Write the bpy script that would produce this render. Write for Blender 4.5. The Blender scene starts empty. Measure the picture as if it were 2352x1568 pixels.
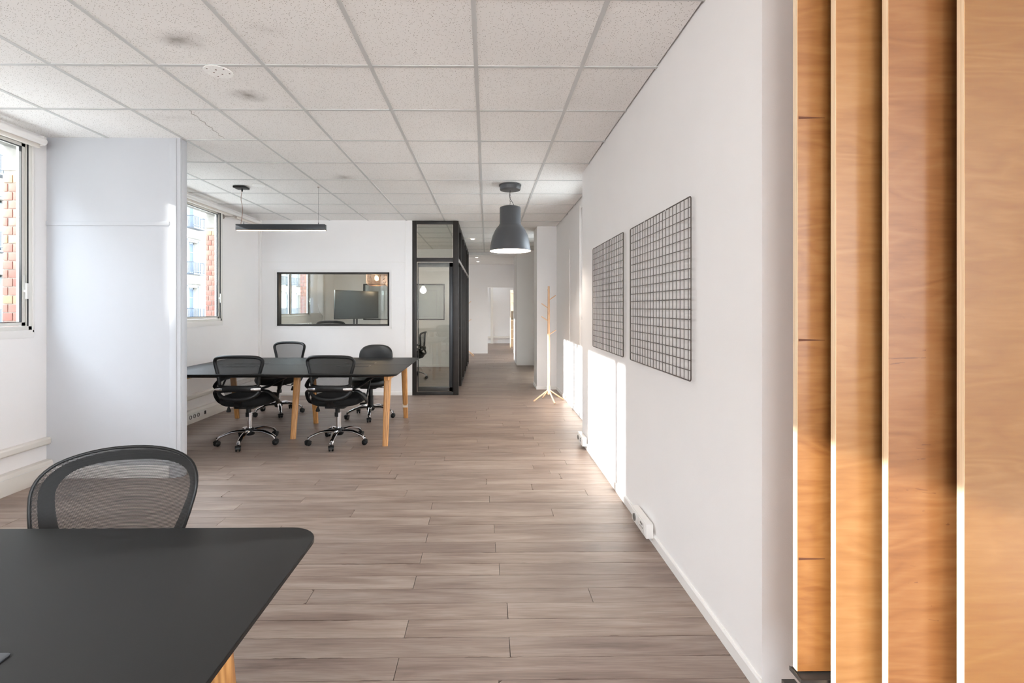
import bpy, math, random
from mathutils import Vector, Matrix
random.seed(7)
PI = math.pi
S = bpy.context.scene
C = S.collection

# ------------------------------------------------------------------ camera, light, exposure
H = 2.74          # ceiling height
cam_d = bpy.data.cameras.new('camera')
cam = bpy.data.objects.new('camera', cam_d); C.objects.link(cam)
cam.location = (0, 0, 1.37)
cam.rotation_euler = (PI/2, 0, math.radians(-0.6))
cam_d.sensor_width = 36; cam_d.lens = 36*1089/2352
cam_d.shift_x = 0.0198; cam_d.shift_y = -0.0327
cam_d.clip_start = 0.02; cam_d.clip_end = 300
S.camera = cam

S.view_settings.view_transform = 'Standard'
S.view_settings.look = 'None'
S.view_settings.gamma = 1
S.view_settings.use_curve_mapping = False
S.view_settings.exposure = 0.84
S.cycles.max_bounces = 14
S.cycles.diffuse_bounces = 8
S.cycles.glossy_bounces = 5
S.cycles.transmission_bounces = 6
S.cycles.transparent_max_bounces = 16
S.cycles.sample_clamp_indirect = 6
S.cycles.caustics_reflective = False
S.cycles.caustics_refractive = False

SUN_DIR = Vector((1, .2, -.357)).normalized()
wd = bpy.data.worlds.new('world'); S.world = wd; wd.use_nodes = True
nt = wd.node_tree; nt.nodes.clear()
sky = nt.nodes.new('ShaderNodeTexSky'); sky.sky_type = 'NISHITA'
sky.sun_disc = False; sky.sun_elevation = math.radians(19.4)
sky.sun_rotation = math.atan2(-SUN_DIR.x, -SUN_DIR.y)
sky.air_density = 1.0; sky.dust_density = .6; sky.ozone_density = 1.0
hs = nt.nodes.new('ShaderNodeHueSaturation'); hs.inputs['Saturation'].default_value = .42
haze = nt.nodes.new('ShaderNodeMix'); haze.data_type = 'RGBA'; haze.inputs[0].default_value = .97
haze.inputs[7].default_value = (.90, 1.0, 1.14, 1)      # thin bright cloud veil over the whole sky
sc_ = nt.nodes.new('ShaderNodeVectorMath'); sc_.operation = 'SCALE'; sc_.inputs[3].default_value = .35
nt.links.new(hs.outputs[0], sc_.inputs[0]); nt.links.new(sc_.outputs[0], haze.inputs[6])
bg = nt.nodes.new('ShaderNodeBackground'); bg.inputs[1].default_value = 9.5
wo = nt.nodes.new('ShaderNodeOutputWorld')
nt.links.new(sky.outputs[0], hs.inputs['Color']); nt.links.new(haze.outputs[2], bg.inputs[0]); nt.links.new(bg.outputs[0], wo.inputs[0])

sd = bpy.data.lights.new('sun', 'SUN'); sd.energy = 11; sd.angle = math.radians(.7); sd.color = (1, .97, .94)
so = bpy.data.objects.new('sun', sd); C.objects.link(so)
so.rotation_euler = SUN_DIR.to_track_quat('-Z', 'Y').to_euler()

# window spans along the left wall (outer frame y0, y1); sills 1.20, heads 2.68
WINS = [(-1.6, .78, -.42), (2.36, 3.735, 2.65), (4.5, 6.385, 5.45), (7.74, 9.585, 8.66), (11.2, 13.0, 12.1), (15.0, 17.6, 16.3)]  # last span is an added window that lights the end room
WZ0, WZ1 = 1.20, 2.66
XL = -3.55
YR = -2.6        # rear wall
REAR = [(-.9, .9)]  # unseen opening added to bring light in from behind

# ------------------------------------------------------------------ material helpers
def mat(name):
    m = bpy.data.materials.new(name); m.use_nodes = True
    n = m.node_tree; n.nodes.clear()
    o = n.nodes.new('ShaderNodeOutputMaterial'); b = n.nodes.new('ShaderNodeBsdfPrincipled')
    n.links.new(b.outputs[0], o.inputs[0])
    return m, n, b, o
def N(n, t, **k):
    d = n.nodes.new(t)
    for a, v in k.items():
        if a in d.inputs.keys(): d.inputs[a].default_value = v
        else: setattr(d, a, v)
    return d
def lin(c):
    return tuple((x/12.92 if x <= .04045 else ((x+.055)/1.055)**2.4) for x in c)
def rgb(r, g, b): return (*lin((r/255, g/255, b/255)), 1)
def ramp(n, stops):
    r = n.nodes.new('ShaderNodeValToRGB'); e = r.color_ramp.elements
    e[0].position, e[0].color = stops[0]; e[1].position, e[1].color = stops[-1]
    for p, c in stops[1:-1]:
        q = e.new(p); q.color = c
    return r
def math_(n, op, a, b=None, clamp=False):
    d = n.nodes.new('ShaderNodeMath'); d.operation = op; d.use_clamp = clamp
    for i, v in enumerate((a, b)):
        if v is None: continue
        if isinstance(v, (int, float)): d.inputs[i].default_value = v
        else: n.links.new(v, d.inputs[i])
    return d.outputs[0]
def mixc(n, f, a, b, mode='MIX'):
    d = n.nodes.new('ShaderNodeMix'); d.data_type = 'RGBA'; d.blend_type = mode
    for s, v in ((d.inputs[0], f), (d.inputs[6], a), (d.inputs[7], b)):
        if isinstance(v, (int, float, tuple)): s.default_value = v
        else: n.links.new(v, s)
    return d.outputs[2]
def bump(n, b, h, st, dist=.01):
    d = n.nodes.new('ShaderNodeBump'); d.inputs['Strength'].default_value = st; d.inputs['Distance'].default_value = dist
    n.links.new(h, d.inputs['Height']); n.links.new(d.outputs[0], b.inputs['Normal'])
def simple(name, col, rough=.5, metal=0, spec=.5, nscale=0, namt=.06, bmp=0, bscale=200, coat=0):
    m, n, b, o = mat(name)
    b.inputs['Roughness'].default_value = rough; b.inputs['Metallic'].default_value = metal
    b.inputs['Specular IOR Level'].default_value = spec
    if coat: b.inputs['Coat Weight'].default_value = coat
    tc = N(n, 'ShaderNodeTexCoord')
    ns = N(n, 'ShaderNodeTexNoise', Scale=nscale or 3.0, Detail=4.0)
    n.links.new(tc.outputs['Object'], ns.inputs['Vector'])
    dark = tuple(c*(1-namt*2) for c in col[:3])+(1,)
    light = tuple(min(1, c*(1+namt)) for c in col[:3])+(1,)
    r = ramp(n, [(.25, dark), (.75, light)])
    n.links.new(ns.outputs[0], r.inputs[0]); n.links.new(r.outputs[0], b.inputs['Base Color'])
    if bmp:
        n2 = N(n, 'ShaderNodeTexNoise', Scale=float(bscale), Detail=2.0)
        n.links.new(tc.outputs['Object'], n2.inputs['Vector']); bump(n, b, n2.outputs[0], bmp, .002)
    return m

M = {}
M['wall'] = simple('white_wall_paint', rgb(238, 235, 234), .62, 0, .3, 1.5, .015, .15, 260)
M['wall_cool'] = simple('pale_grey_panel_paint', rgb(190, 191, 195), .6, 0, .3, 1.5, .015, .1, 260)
M['trim'] = simple('white_trim_paint', rgb(234, 231, 228), .4, 0, .45, 2, .015)
M['duct'] = simple('cream_plastic_trunking', rgb(228, 222, 214), .45, 0, .45, 2, .02)
M['pvc'] = simple('cream_window_frame', rgb(226, 224, 218), .38, 0, .5, 2, .02)
M['gasket'] = simple('black_rubber_gasket', rgb(30, 30, 32), .6)
M['runner'] = simple('ceiling_runner_white', rgb(200, 200, 199), .5, 0, .4, 2, .02)
M['black_metal'] = simple('blackened_steel', rgb(44, 40, 38), .42, .35, .5, 6, .15, .1, 60)
M['steel_light'] = simple('pale_steel_lit_rail', rgb(150, 140, 132), .5, .2, .5, 8, .1)  # pale steel, also the colour of the lit rail face on the screen
M['table_black'] = simple('black_linoleum_top', rgb(17, 16, 16), .45, 0, .26, 5, .05, .05, 900)
M['black_plastic'] = simple('black_plastic', rgb(14, 14, 15), .42, 0, .35, 8, .05, .08, 700)
M['black_fabric'] = simple('black_seat_fabric', rgb(17, 17, 18), .85, 0, .3, 30, .12, .5, 900)
M['black_leather'] = simple('black_leather', rgb(22, 21, 21), .42, 0, .5, 12, .1, .25, 300)
M['chrome'] = simple('polished_chrome', rgb(225, 225, 228), .09, 1, .5, 3, .01)
M['socket'] = simple('white_socket_plastic', rgb(232, 228, 224), .35)
M['socket_dark'] = simple('grey_socket_recess', rgb(120, 116, 110), .5)
M['grid_wire'] = simple('dark_bronze_wire', rgb(78, 68, 62), .45, .3)
M['lamp_grey'] = simple('dark_grey_lamp_enamel', rgb(72, 73, 76), .38, 0, .5, 4, .04)
M['lamp_white'] = simple('white_lamp_lining', rgb(245, 242, 236), .4)
M['slate'] = simple('grey_blue_metal', rgb(58, 60, 64), .35, .3)
M['copper_wire'] = simple('copper_wire', rgb(150, 112, 88), .35, .8)
M['tv_bezel'] = simple('dark_screen_bezel', rgb(36, 37, 38), .3)
M['tv_screen'] = simple('dark_glossy_screen', rgb(60, 62, 62), .28, 0, .3)
M['mortar'] = simple('pale_mortar', rgb(160, 150, 138), .85, 0, .2, 30, .1, .4, 90)
M['concrete'] = simple('grey_render_lintel', rgb(140, 138, 134), .9, 0, .2, 12, .1, .5, 60)
M['stone'] = simple('pale_limestone_facade', rgb(158, 152, 143), .85, 0, .2, .6, .06, .2, 8)
M['dark_stone'] = simple('darkened_grey_stone', rgb(138, 130, 122), .9, 0, .2, .6, .06)  # darkened so the added tall building throws less light back
M['zinc'] = simple('zinc_roof', rgb(120, 130, 142), .5, .2)
M['iron'] = simple('wrought_iron', rgb(74, 80, 90), .6)
M['facade_glass'] = simple('facade_window_glass', rgb(92, 104, 118), .12, 0, .6)
M['shutter'] = simple('grey_white_shutters', rgb(130, 136, 142), .6)
M['asphalt'] = simple('pale_street_paving', rgb(172, 168, 162), .9)
M['radiator'] = simple('white_radiator_enamel', rgb(232, 230, 226), .35)
M['tape'] = simple('clear_tape_label', rgb(214, 200, 184), .3)
M['plaster'] = simple('white_plaster_patch', rgb(250, 249, 247), .8, 0, .2, 80, .05, .5, 120)
M['dark_gap'] = simple('dark_subfloor', rgb(44, 36, 31), .9)
M['slot'] = simple('dark_veneer_slot', rgb(84, 44, 20), .8)
M['shelf'] = simple('cream_shelf', rgb(214, 196, 172), .5)

def emis(name, col, st):
    m, n, b, o = mat(name); n.nodes.remove(b)
    e = N(n, 'ShaderNodeEmission'); e.inputs[0].default_value = col; e.inputs[1].default_value = st
    n.links.new(e.outputs[0], o.inputs[0]); return m
M['glow_warm'] = emis('warm_led_diffuser', (1, .66, .40, 1), 5)
M['glow_bulb'] = emis('lit_bulb', (1, .66, .36, 1), 14)
M['glow_globe'] = emis('lit_globe', (1, .93, .84, 1), 14)
M['glow_spot'] = emis('lit_spot', (1, .86, .7, 1), 9)

def glass(name, tint=(.96, .98, .97, 1), refl=1.0, body=None):
    m, n, b, o = mat(name); n.nodes.remove(b)
    t = N(n, 'ShaderNodeBsdfTransparent'); t.inputs[0].default_value = tint
    g = N(n, 'ShaderNodeBsdfGlossy'); g.inputs['Roughness'].default_value = .01
    f = N(n, 'ShaderNodeFresnel'); f.inputs[0].default_value = 1.5
    ge = N(n, 'ShaderNodeNewGeometry')
    n.links.new(math_(n, 'SUBTRACT', 1.5, math_(n, 'MULTIPLY', ge.outputs['Backfacing'], 1.5-1/1.5)), f.inputs[0])
    k = math_(n, 'MULTIPLY', f.outputs[0], refl, True)
    mx = N(n, 'ShaderNodeMixShader')
    n.links.new(k, mx.inputs[0]); n.links.new(t.outputs[0], mx.inputs[1]); n.links.new(g.outputs[0], mx.inputs[2])
    n.links.new(mx.outputs[0], o.inputs[0]); return m
M['glass'] = glass('window_glass')
M['glass_int'] = glass('partition_glass', (.86, .88, .86, 1), 1.6)

# ceiling tile: mineral fibre with pin holes and a few grey dirt smudges
def ceiling_mat():
    m, n, b, o = mat('mineral_fibre_tile')
    g = N(n, 'ShaderNodeNewGeometry')
    sc = N(n, 'ShaderNodeVectorMath', operation='MULTIPLY'); sc.inputs[1].default_value = (1, 1, 1)
    n.links.new(g.outputs['Position'], sc.inputs[0])
    v = N(n, 'ShaderNodeTexVoronoi', Scale=150.0); n.links.new(sc.outputs[0], v.inputs['Vector'])
    wn = N(n, 'ShaderNodeSeparateColor'); n.links.new(v.outputs['Color'], wn.inputs[0])
    sel = math_(n, 'GREATER_THAN', wn.outputs[0], .62)
    dot = math_(n, 'LESS_THAN', v.outputs['Distance'], .26)
    hole = math_(n, 'MULTIPLY', sel, dot)
    ns = N(n, 'ShaderNodeTexNoise', Scale=1.1, Detail=3.0); n.links.new(g.outputs['Position'], ns.inputs['Vector'])
    base = ramp(n, [(.3, rgb(236, 234, 232)), (.7, rgb(242, 240, 238))]); n.links.new(ns.outputs[0], base.inputs[0])
    col = mixc(n, hole, base.outputs[0], rgb(132, 122, 112))
    n3 = N(n, 'ShaderNodeTexNoise', Scale=14.0, Detail=3.0); n.links.new(g.outputs['Position'], n3.inputs['Vector'])
    for (x, y, rx, ry, st) in ((-1.579, 2.45, .17, .12, .8), (-1.549, 3.09, .16, .14, .7), (-1.5, 5.02, .22, .2, .5), (-1.08, 2.35, .15, .1, .12), (-2.3, 3.45, .45, .16, .12)):
        s = N(n, 'ShaderNodeVectorMath', operation='SUBTRACT'); s.inputs[1].default_value = (x, y, H)
        n.links.new(g.outputs['Position'], s.inputs[0])
        q = N(n, 'ShaderNodeVectorMath', operation='MULTIPLY'); q.inputs[1].default_value = (1/rx, 1/ry, 0); n.links.new(s.outputs[0], q.inputs[0])
        l = N(n, 'ShaderNodeVectorMath', operation='LENGTH'); n.links.new(q.outputs[0], l.inputs[0])
        d = math_(n, 'ADD', l.outputs['Value'], math_(n, 'MULTIPLY', math_(n, 'SUBTRACT', n3.outputs[0], .5), .9))
        k = math_(n, 'POWER', math_(n, 'SUBTRACT', 1.0, d, True), 2.2)
        col = mixc(n, math_(n, 'MULTIPLY', k, st, True), col, rgb(112, 102, 92))
    n.links.new(col, b.inputs['Base Color']); b.inputs['Roughness'].default_value = .9
    b.inputs['Specular IOR Level'].default_value = .15
    bump(n, b, math_(n, 'SUBTRACT', 1.0, hole), .4, .003)
    return m
M['tile'] = ceiling_mat()

def floor_mat():
    m, n, b, o = mat('grey_brown_plank_wood')
    tc = N(n, 'ShaderNodeTexCoord'); oi = N(n, 'ShaderNodeObjectInfo'); g = N(n, 'ShaderNodeNewGeometry')
    r = math_(n, 'FRACT', math_(n, 'ADD', oi.outputs['Random'], g.outputs['Random Per Island']))
    cb = N(n, 'ShaderNodeCombineXYZ'); n.links.new(math_(n, 'MULTIPLY', r, 37.0), cb.inputs[0]); n.links.new(math_(n, 'MULTIPLY', r, 91.0), cb.inputs[1])
    ad = N(n, 'ShaderNodeVectorMath', operation='ADD'); n.links.new(tc.outputs['Object'], ad.inputs[0]); n.links.new(cb.outputs[0], ad.inputs[1])
    s1 = N(n, 'ShaderNodeMapping'); s1.inputs['Scale'].default_value = (1.6, 14, 1); n.links.new(ad.outputs[0], s1.inputs[0])
    s2 = N(n, 'ShaderNodeMapping'); s2.inputs['Scale'].default_value = (7, 150, 1); n.links.new(ad.outputs[0], s2.inputs[0])
    n1 = N(n, 'ShaderNodeTexNoise', Scale=1.0, Detail=6.0, Distortion=.8); n.links.new(s1.outputs[0], n1.inputs[0])
    n2 = N(n, 'ShaderNodeTexNoise', Scale=1.0, Detail=4.0, Distortion=.3); n.links.new(s2.outputs[0], n2.inputs[0])
    c1 = ramp(n, [(.3, rgb(128, 109, 99)), (.5, rgb(152, 134, 123)), (.7, rgb(170, 154, 143))]); n.links.new(n1.outputs[0], c1.inputs[0])
    c2 = ramp(n, [(.32, (.66, .63, .61, 1)), (.6, (1, 1, 1, 1))]); n.links.new(n2.outputs[0], c2.inputs[0])
    c = mixc(n, .6, c1.outputs[0], c2.outputs[0], 'MULTIPLY')
    tone = ramp(n, [(0, (.82, .80, .80, 1)), (1, (1.0, .99, .98, 1))]); n.links.new(r, tone.inputs[0])
    c = mixc(n, 1.0, c, tone.outputs[0], 'MULTIPLY')
    n.links.new(c, b.inputs['Base Color'])
    rr = ramp(n, [(.3, (.36,)*3+(1,)), (.7, (.5,)*3+(1,))]); n.links.new(n1.outputs[0], rr.inputs[0]); n.links.new(rr.outputs[0], b.inputs['Roughness'])
    b.inputs['Specular IOR Level'].default_value = .45
    bump(n, b, n2.outputs[0], .25, .0012)
    return m
M['plank'] = floor_mat()

def wood_mat(name, dark, light, scale=(18, 18, 1.3), rough=.42):
    m, n, b, o = mat(name)
    tc = N(n, 'ShaderNodeTexCoord')
    mp = N(n, 'ShaderNodeMapping'); mp.inputs['Scale'].default_value = scale; n.links.new(tc.outputs['Object'], mp.inputs[0])
    n1 = N(n, 'ShaderNodeTexNoise', Scale=2.0, Detail=6.0, Distortion=1.2); n.links.new(mp.outputs[0], n1.inputs[0])
    w = N(n, 'ShaderNodeTexWave', Scale=1.2, Distortion=6.0, Detail=3.0); n.links.new(mp.outputs[0], w.inputs[0])
    f = math_(n, 'ADD', math_(n, 'MULTIPLY', n1.outputs[0], .6), math_(n, 'MULTIPLY', w.outputs['Fac'], .4))
    r = ramp(n, [(.3, dark), (.7, light)]); n.links.new(f, r.inputs[0]); n.links.new(r.outputs[0], b.inputs['Base Color'])
    b.inputs['Roughness'].default_value = rough; bump(n, b, f, .15, .001)
    return m
M['oak'] = wood_mat('oiled_oak', rgb(164, 112, 62), rgb(205, 152, 94))
M['birch'] = wood_mat('pale_birch', rgb(214, 170, 132), rgb(232, 194, 158))

def ply_mat(name, dark, mid, light, seed, flecks=.5):
    m, n, b, o = mat(name)
    tc = N(n, 'ShaderNodeTexCoord')
    mp = N(n, 'ShaderNodeMapping'); mp.inputs['Scale'].default_value = (.8, 1, 3.4); mp.inputs['Location'].default_value = (seed, seed*.7, seed*1.3)
    n.links.new(tc.outputs['Object'], mp.inputs[0])
    base = N(n, 'ShaderNodeTexNoise', Scale=1.5, Detail=2.5, Distortion=.9); n.links.new(mp.outputs[0], base.inputs[0])
    ring = math_(n, 'PINGPONG', math_(n, 'MULTIPLY', base.outputs[0], 9.0), .5)
    ring = math_(n, 'MULTIPLY', ring, 2.0)
    mp2 = N(n, 'ShaderNodeMapping'); mp2.inputs['Scale'].default_value = (9, 1, 70); n.links.new(tc.outputs['Object'], mp2.inputs[0])
    fine = N(n, 'ShaderNodeTexNoise', Scale=1.0, Detail=5.0, Distortion=.5); n.links.new(mp2.outputs[0], fine.inputs[0])
    f = math_(n, 'ADD', math_(n, 'ADD', math_(n, 'MULTIPLY', ring, .20), math_(n, 'MULTIPLY', fine.outputs[0], .53)), math_(n, 'MULTIPLY', base.outputs[0], .27))
    r = ramp(n, [(.3, dark), (.5, mid), (.72, light)]); n.links.new(f, r.inputs[0])
    mp3 = N(n, 'ShaderNodeMapping'); mp3.inputs['Scale'].default_value = (7, 1, 34); mp3.inputs['Rotation'].default_value = (0, .25, 0); mp3.inputs['Location'].default_value = (seed*3, 0, seed)
    n.links.new(tc.outputs['Object'], mp3.inputs[0])
    fl = N(n, 'ShaderNodeTexNoise', Scale=1.7, Detail=2.0, Distortion=1.6); n.links.new(mp3.outputs[0], fl.inputs[0])
    cl = N(n, 'ShaderNodeTexNoise', Scale=3.5, Detail=1.0); n.links.new(tc.outputs['Object'], cl.inputs[0])
    k = math_(n, 'MULTIPLY', math_(n, 'GREATER_THAN', fl.outputs[0], .735 - .03*flecks), math_(n, 'MULTIPLY', math_(n, 'GREATER_THAN', cl.outputs[0], .5), flecks))
    c = mixc(n, k, r.outputs[0], rgb(96, 56, 34))
    n.links.new(c, b.inputs['Base Color']); b.inputs['Roughness'].default_value = .4
    b.inputs['Coat Weight'].default_value = .25; b.inputs['Coat Roughness'].default_value = .45
    return m
M['ply1'] = ply_mat('birch_plywood_face_one', rgb(124, 76, 35), rgb(138, 90, 45), rgb(149, 102, 57), 3.1, .15)
M['ply2'] = ply_mat('birch_plywood_face_two', rgb(135, 90, 48), rgb(145, 99, 55), rgb(154, 111, 66), 8.4, .1)
M['ply3'] = ply_mat('birch_plywood_face_three', rgb(118, 73, 38), rgb(130, 84, 46), rgb(140, 96, 57), 5.7, .8)
M['ply4'] = ply_mat('birch_plywood_face_four', rgb(124, 81, 41), rgb(130, 89, 46), rgb(139, 98, 56), 1.2, .05)
def ply_edge():
    m, n, b, o = mat('plywood_edge_laminations')
    tc = N(n, 'ShaderNodeTexCoord'); sp = N(n, 'ShaderNodeSeparateXYZ'); n.links.new(tc.outputs['Object'], sp.inputs[0])
    f = math_(n, 'PINGPONG', math_(n, 'MULTIPLY', sp.outputs[1], 330.0), .5)
    ns = N(n, 'ShaderNodeTexNoise', Scale=60.0, Detail=4.0); mp = N(n, 'ShaderNodeMapping'); mp.inputs['Scale'].default_value = (1, 3, .06)
    n.links.new(tc.outputs['Object'], mp.inputs[0]); n.links.new(mp.outputs[0], ns.inputs[0])
    f = math_(n, 'ADD', math_(n, 'MULTIPLY', f, .8), math_(n, 'MULTIPLY', ns.outputs[0], .6))
    r = ramp(n, [(.2, rgb(188, 150, 108)), (.45, rgb(226, 200, 166)), (.8, rgb(240, 220, 192))]); n.links.new(f, r.inputs[0])
    n.links.new(r.outputs[0], b.inputs['Base Color']); b.inputs['Roughness'].default_value = .6
    return m
M['ply_edge'] = ply_edge()

def brick_mat(name, c1, c2):
    m, n, b, o = mat(name)
    oi = N(n, 'ShaderNodeObjectInfo'); tc = N(n, 'ShaderNodeTexCoord')
    ns = N(n, 'ShaderNodeTexNoise', Scale=40.0, Detail=4.0); n.links.new(tc.outputs['Object'], ns.inputs[0])
    f = math_(n, 'ADD', math_(n, 'MULTIPLY', oi.outputs['Random'], .7), math_(n, 'MULTIPLY', ns.outputs[0], .4))
    r = ramp(n, [(.2, c1), (.85, c2)]); n.links.new(f, r.inputs[0]); n.links.new(r.outputs[0], b.inputs['Base Color'])
    b.inputs['Roughness'].default_value = .85; bump(n, b, ns.outputs[0], .5, .003); return m
M['brick_red'] = brick_mat('red_brick', rgb(138, 88, 76), rgb(160, 110, 96))
M['brick_tan'] = brick_mat('tan_brick', rgb(158, 124, 96), rgb(172, 140, 110))

def mesh_fabric(name, pitch, hole):
    m, n, b, o = mat(name)
    b.inputs['Base Color'].default_value = rgb(14, 14, 15); b.inputs['Roughness'].default_value = .7
    tc = N(n, 'ShaderNodeTexCoord'); sp = N(n, 'ShaderNodeSeparateXYZ'); n.links.new(tc.outputs['Object'], sp.inputs[0])
    u = math_(n, 'ABSOLUTE', math_(n, 'SUBTRACT', math_(n, 'FRACT', math_(n, 'MULTIPLY', sp.outputs[0], 1/(pitch*.8))), .5))
    v = math_(n, 'ABSOLUTE', math_(n, 'SUBTRACT', math_(n, 'FRACT', math_(n, 'MULTIPLY', sp.outputs[2], 1/pitch)), .5))
    k = math_(n, 'MULTIPLY', math_(n, 'LESS_THAN', u, hole*.5), math_(n, 'LESS_THAN', v, hole*.42))
    t = N(n, 'ShaderNodeBsdfTransparent'); mx = N(n, 'ShaderNodeMixShader')
    n.links.new(k, mx.inputs[0]); n.links.new(b.outputs[0], mx.inputs[1]); n.links.new(t.outputs[0], mx.inputs[2]); n.links.new(mx.outputs[0], o.inputs[0])
    return m
M['mesh'] = mesh_fabric('black_mesh_fabric', .0028, .72)
M['mesh_near'] = mesh_fabric('black_open_mesh_fabric', .0034, .66)

def wire_shade():
    m, n, b, o = mat('fine_copper_mesh')
    b.inputs['Base Color'].default_value = rgb(150, 122, 104); b.inputs['Roughness'].default_value = .5
    t = N(n, 'ShaderNodeBsdfTransparent'); mx = N(n, 'ShaderNodeMixShader'); mx.inputs[0].default_value = .5
    tc = N(n, 'ShaderNodeTexCoord'); v = N(n, 'ShaderNodeTexVoronoi', Scale=120.0); n.links.new(tc.outputs['Object'], v.inputs[0])
    n.links.new(math_(n, 'LESS_THAN', v.outputs['Distance'], .5), mx.inputs[0])
    n.links.new(b.outputs[0], mx.inputs[1]); n.links.new(t.outputs[0], mx.inputs[2]); n.links.new(mx.outputs[0], o.inputs[0]); return m
M['wire_shade'] = wire_shade()

# ------------------------------------------------------------------ geometry helpers
class MB:
    def __init__(s): s.v = []; s.f = []
    def add(s, vs, fs):
        k = len(s.v); s.v += [tuple(v) for v in vs]; s.f += [tuple(i+k for i in f) for f in fs]; return s
    def box(s, x0, x1, y0, y1, z0, z1):
        return s.add([(x0,y0,z0),(x1,y0,z0),(x1,y1,z0),(x0,y1,z0),(x0,y0,z1),(x1,y0,z1),(x1,y1,z1),(x0,y1,z1)],
                     [(0,3,2,1),(4,5,6,7),(0,1,5,4),(1,2,6,5),(2,3,7,6),(3,0,4,7)])
    def prism(s, pts, a0, a1, axis='z'):
        """outline extruded between a0 and a1; axis z: pts (x,y); axis y: pts (x,z); axis x: pts (y,z)"""
        def P(p, a): return {'z': (p[0], p[1], a), 'y': (p[0], a, p[1]), 'x': (a, p[0], p[1])}[axis]
        n = len(pts); vs = [P(p, a0) for p in pts]+[P(p, a1) for p in pts]
        fs = [tuple(range(n-1, -1, -1)), tuple(range(n, 2*n))]+[(i, (i+1) % n, n+(i+1) % n, n+i) for i in range(n)]
        return s.add(vs, fs)
    def tube(s, path, r, n=8, closed=False, flat=None, caps=True):
        """flat=(wide, thin, up-vector): elliptical section"""
        P = [Vector(p) for p in path]; m = len(P); rings = []
        up = Vector(flat[2]) if flat else None
        pu = None
        for i in range(m):
            a = P[i-1] if (i > 0 or closed) else P[i]; b = P[(i+1) % m] if (i < m-1 or closed) else P[i]
            t = (b-a).normalized()
            if up is not None: u = up - t*up.dot(t)
            elif pu is None:
                u = Vector((0, 0, 1)) if abs(t.z) < .9 else Vector((1, 0, 0)); u = u - t*u.dot(t)
            else: u = pu - t*pu.dot(t)
            if u.length < 1e-6: u = Vector((1, 0, 0))
            u.normalize(); w = t.cross(u); pu = u
            ri = r[i] if isinstance(r, (list, tuple)) else r
            ru, rw = (ri*flat[0], ri*flat[1]) if flat else (ri, ri)
            rings.append([P[i]+u*(ru*math.cos(2*PI*j/n))+w*(rw*math.sin(2*PI*j/n)) for j in range(n)])
        vs = [v for rg in rings for v in rg]; fs = []
        for i in range(m if closed else m-1):
            k = (i+1) % m
            for j in range(n): fs.append((i*n+j, i*n+(j+1) % n, k*n+(j+1) % n, k*n+j))
        if not closed and caps:
            fs += [tuple(range(n-1, -1, -1)), tuple((m-1)*n+j for j in range(n))]
        return s.add(vs, fs)
    def lathe(s, prof, c=(0, 0, 0), n=24, axis='z', caps=True):
        vs = []; fs = []
        for (r, z) in prof:
            for j in range(n):
                a = 2*PI*j/n
                p = (r*math.cos(a), r*math.sin(a), z) if axis == 'z' else ((z, r*math.cos(a), r*math.sin(a)) if axis == 'x' else (r*math.cos(a), z, r*math.sin(a)))
                vs.append((c[0]+p[0], c[1]+p[1], c[2]+p[2]))
        for i in range(len(prof)-1):
            for j in range(n): fs.append((i*n+j, i*n+(j+1) % n, (i+1)*n+(j+1) % n, (i+1)*n+j))
        if caps and prof[0][0] > 1e-5: fs.append(tuple(range(n-1, -1, -1)))
        if caps and prof[-1][0] > 1e-5: fs.append(tuple((len(prof)-1)*n+j for j in range(n)))
        return s.add(vs, fs)
    def build(s, name, m, parent=None, smooth=0, bevel=0, loc=None):
        me = bpy.data.meshes.new(name); me.from_pydata(s.v, [], s.f); me.update()
        if isinstance(m, str): m = M[m]
        me.materials.append(m)
        o = bpy.data.objects.new(name, me); C.objects.link(o)
        import bmesh
        bm = bmesh.new(); bm.from_mesh(me); bmesh.ops.recalc_face_normals(bm, faces=bm.faces)
        if bevel:
            es = [e for e in bm.edges if len(e.link_faces) == 2 and e.calc_face_angle(0) > .6]
            bmesh.ops.bevel(bm, geom=es, offset=bevel, segments=2, profile=.6, affect='EDGES', clamp_overlap=True)
        bm.to_mesh(me); bm.free()
        if smooth or bevel:
            me.shade_smooth(); me.set_sharp_from_angle(angle=math.radians(smooth or 40))
        if loc: o.location = loc
        if parent: o.parent = parent
        return o
def box(name, m, x0, x1, y0, y1, z0, z1, parent=None, bevel=0):
    return MB().box(x0, x1, y0, y1, z0, z1).build(name, m, parent, bevel=bevel)
def tag(o, label=None, cat=None, group=None, kind=None):
    if label: o['label'] = label
    if cat: o['category'] = cat
    if group: o['group'] = group
    if kind: o['kind'] = kind
    return o
def empty(name, loc=(0, 0, 0), rz=0):
    o = bpy.data.objects.new(name, None); C.objects.link(o); o.location = loc; o.rotation_euler = (0, 0, rz); o.empty_display_size = .1
    return o
def struct(o, label): return tag(o, label, kind='structure')
def kids(o): return [c for c in bpy.data.objects if c.parent == o]
def copy_tree(o, parent=None):
    ch = kids(o)
    c = o.copy(); C.objects.link(c); c.parent = parent
    for k in ch: copy_tree(k, c)
    return c
def rrect(x0, x1, y0, y1, r, n=6, corners=(1, 1, 1, 1)):
    """rounded rectangle outline counter-clockwise; corners: (x0y0, x1y0, x1y1, x0y1)"""
    pts = []
    for i, (cx, cy, a0) in enumerate(((x0+r, y0+r, PI), (x1-r, y0+r, 1.5*PI), (x1-r, y1-r, 0), (x0+r, y1-r, .5*PI))):
        if corners[i]:
            pts += [(cx+r*math.cos(a0+k*PI/2/n), cy+r*math.sin(a0+k*PI/2/n)) for k in range(n+1)]
        else: pts.append(((x0, x1, x1, x0)[i], (y0, y0, y1, y1)[i]))
    return pts
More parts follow.
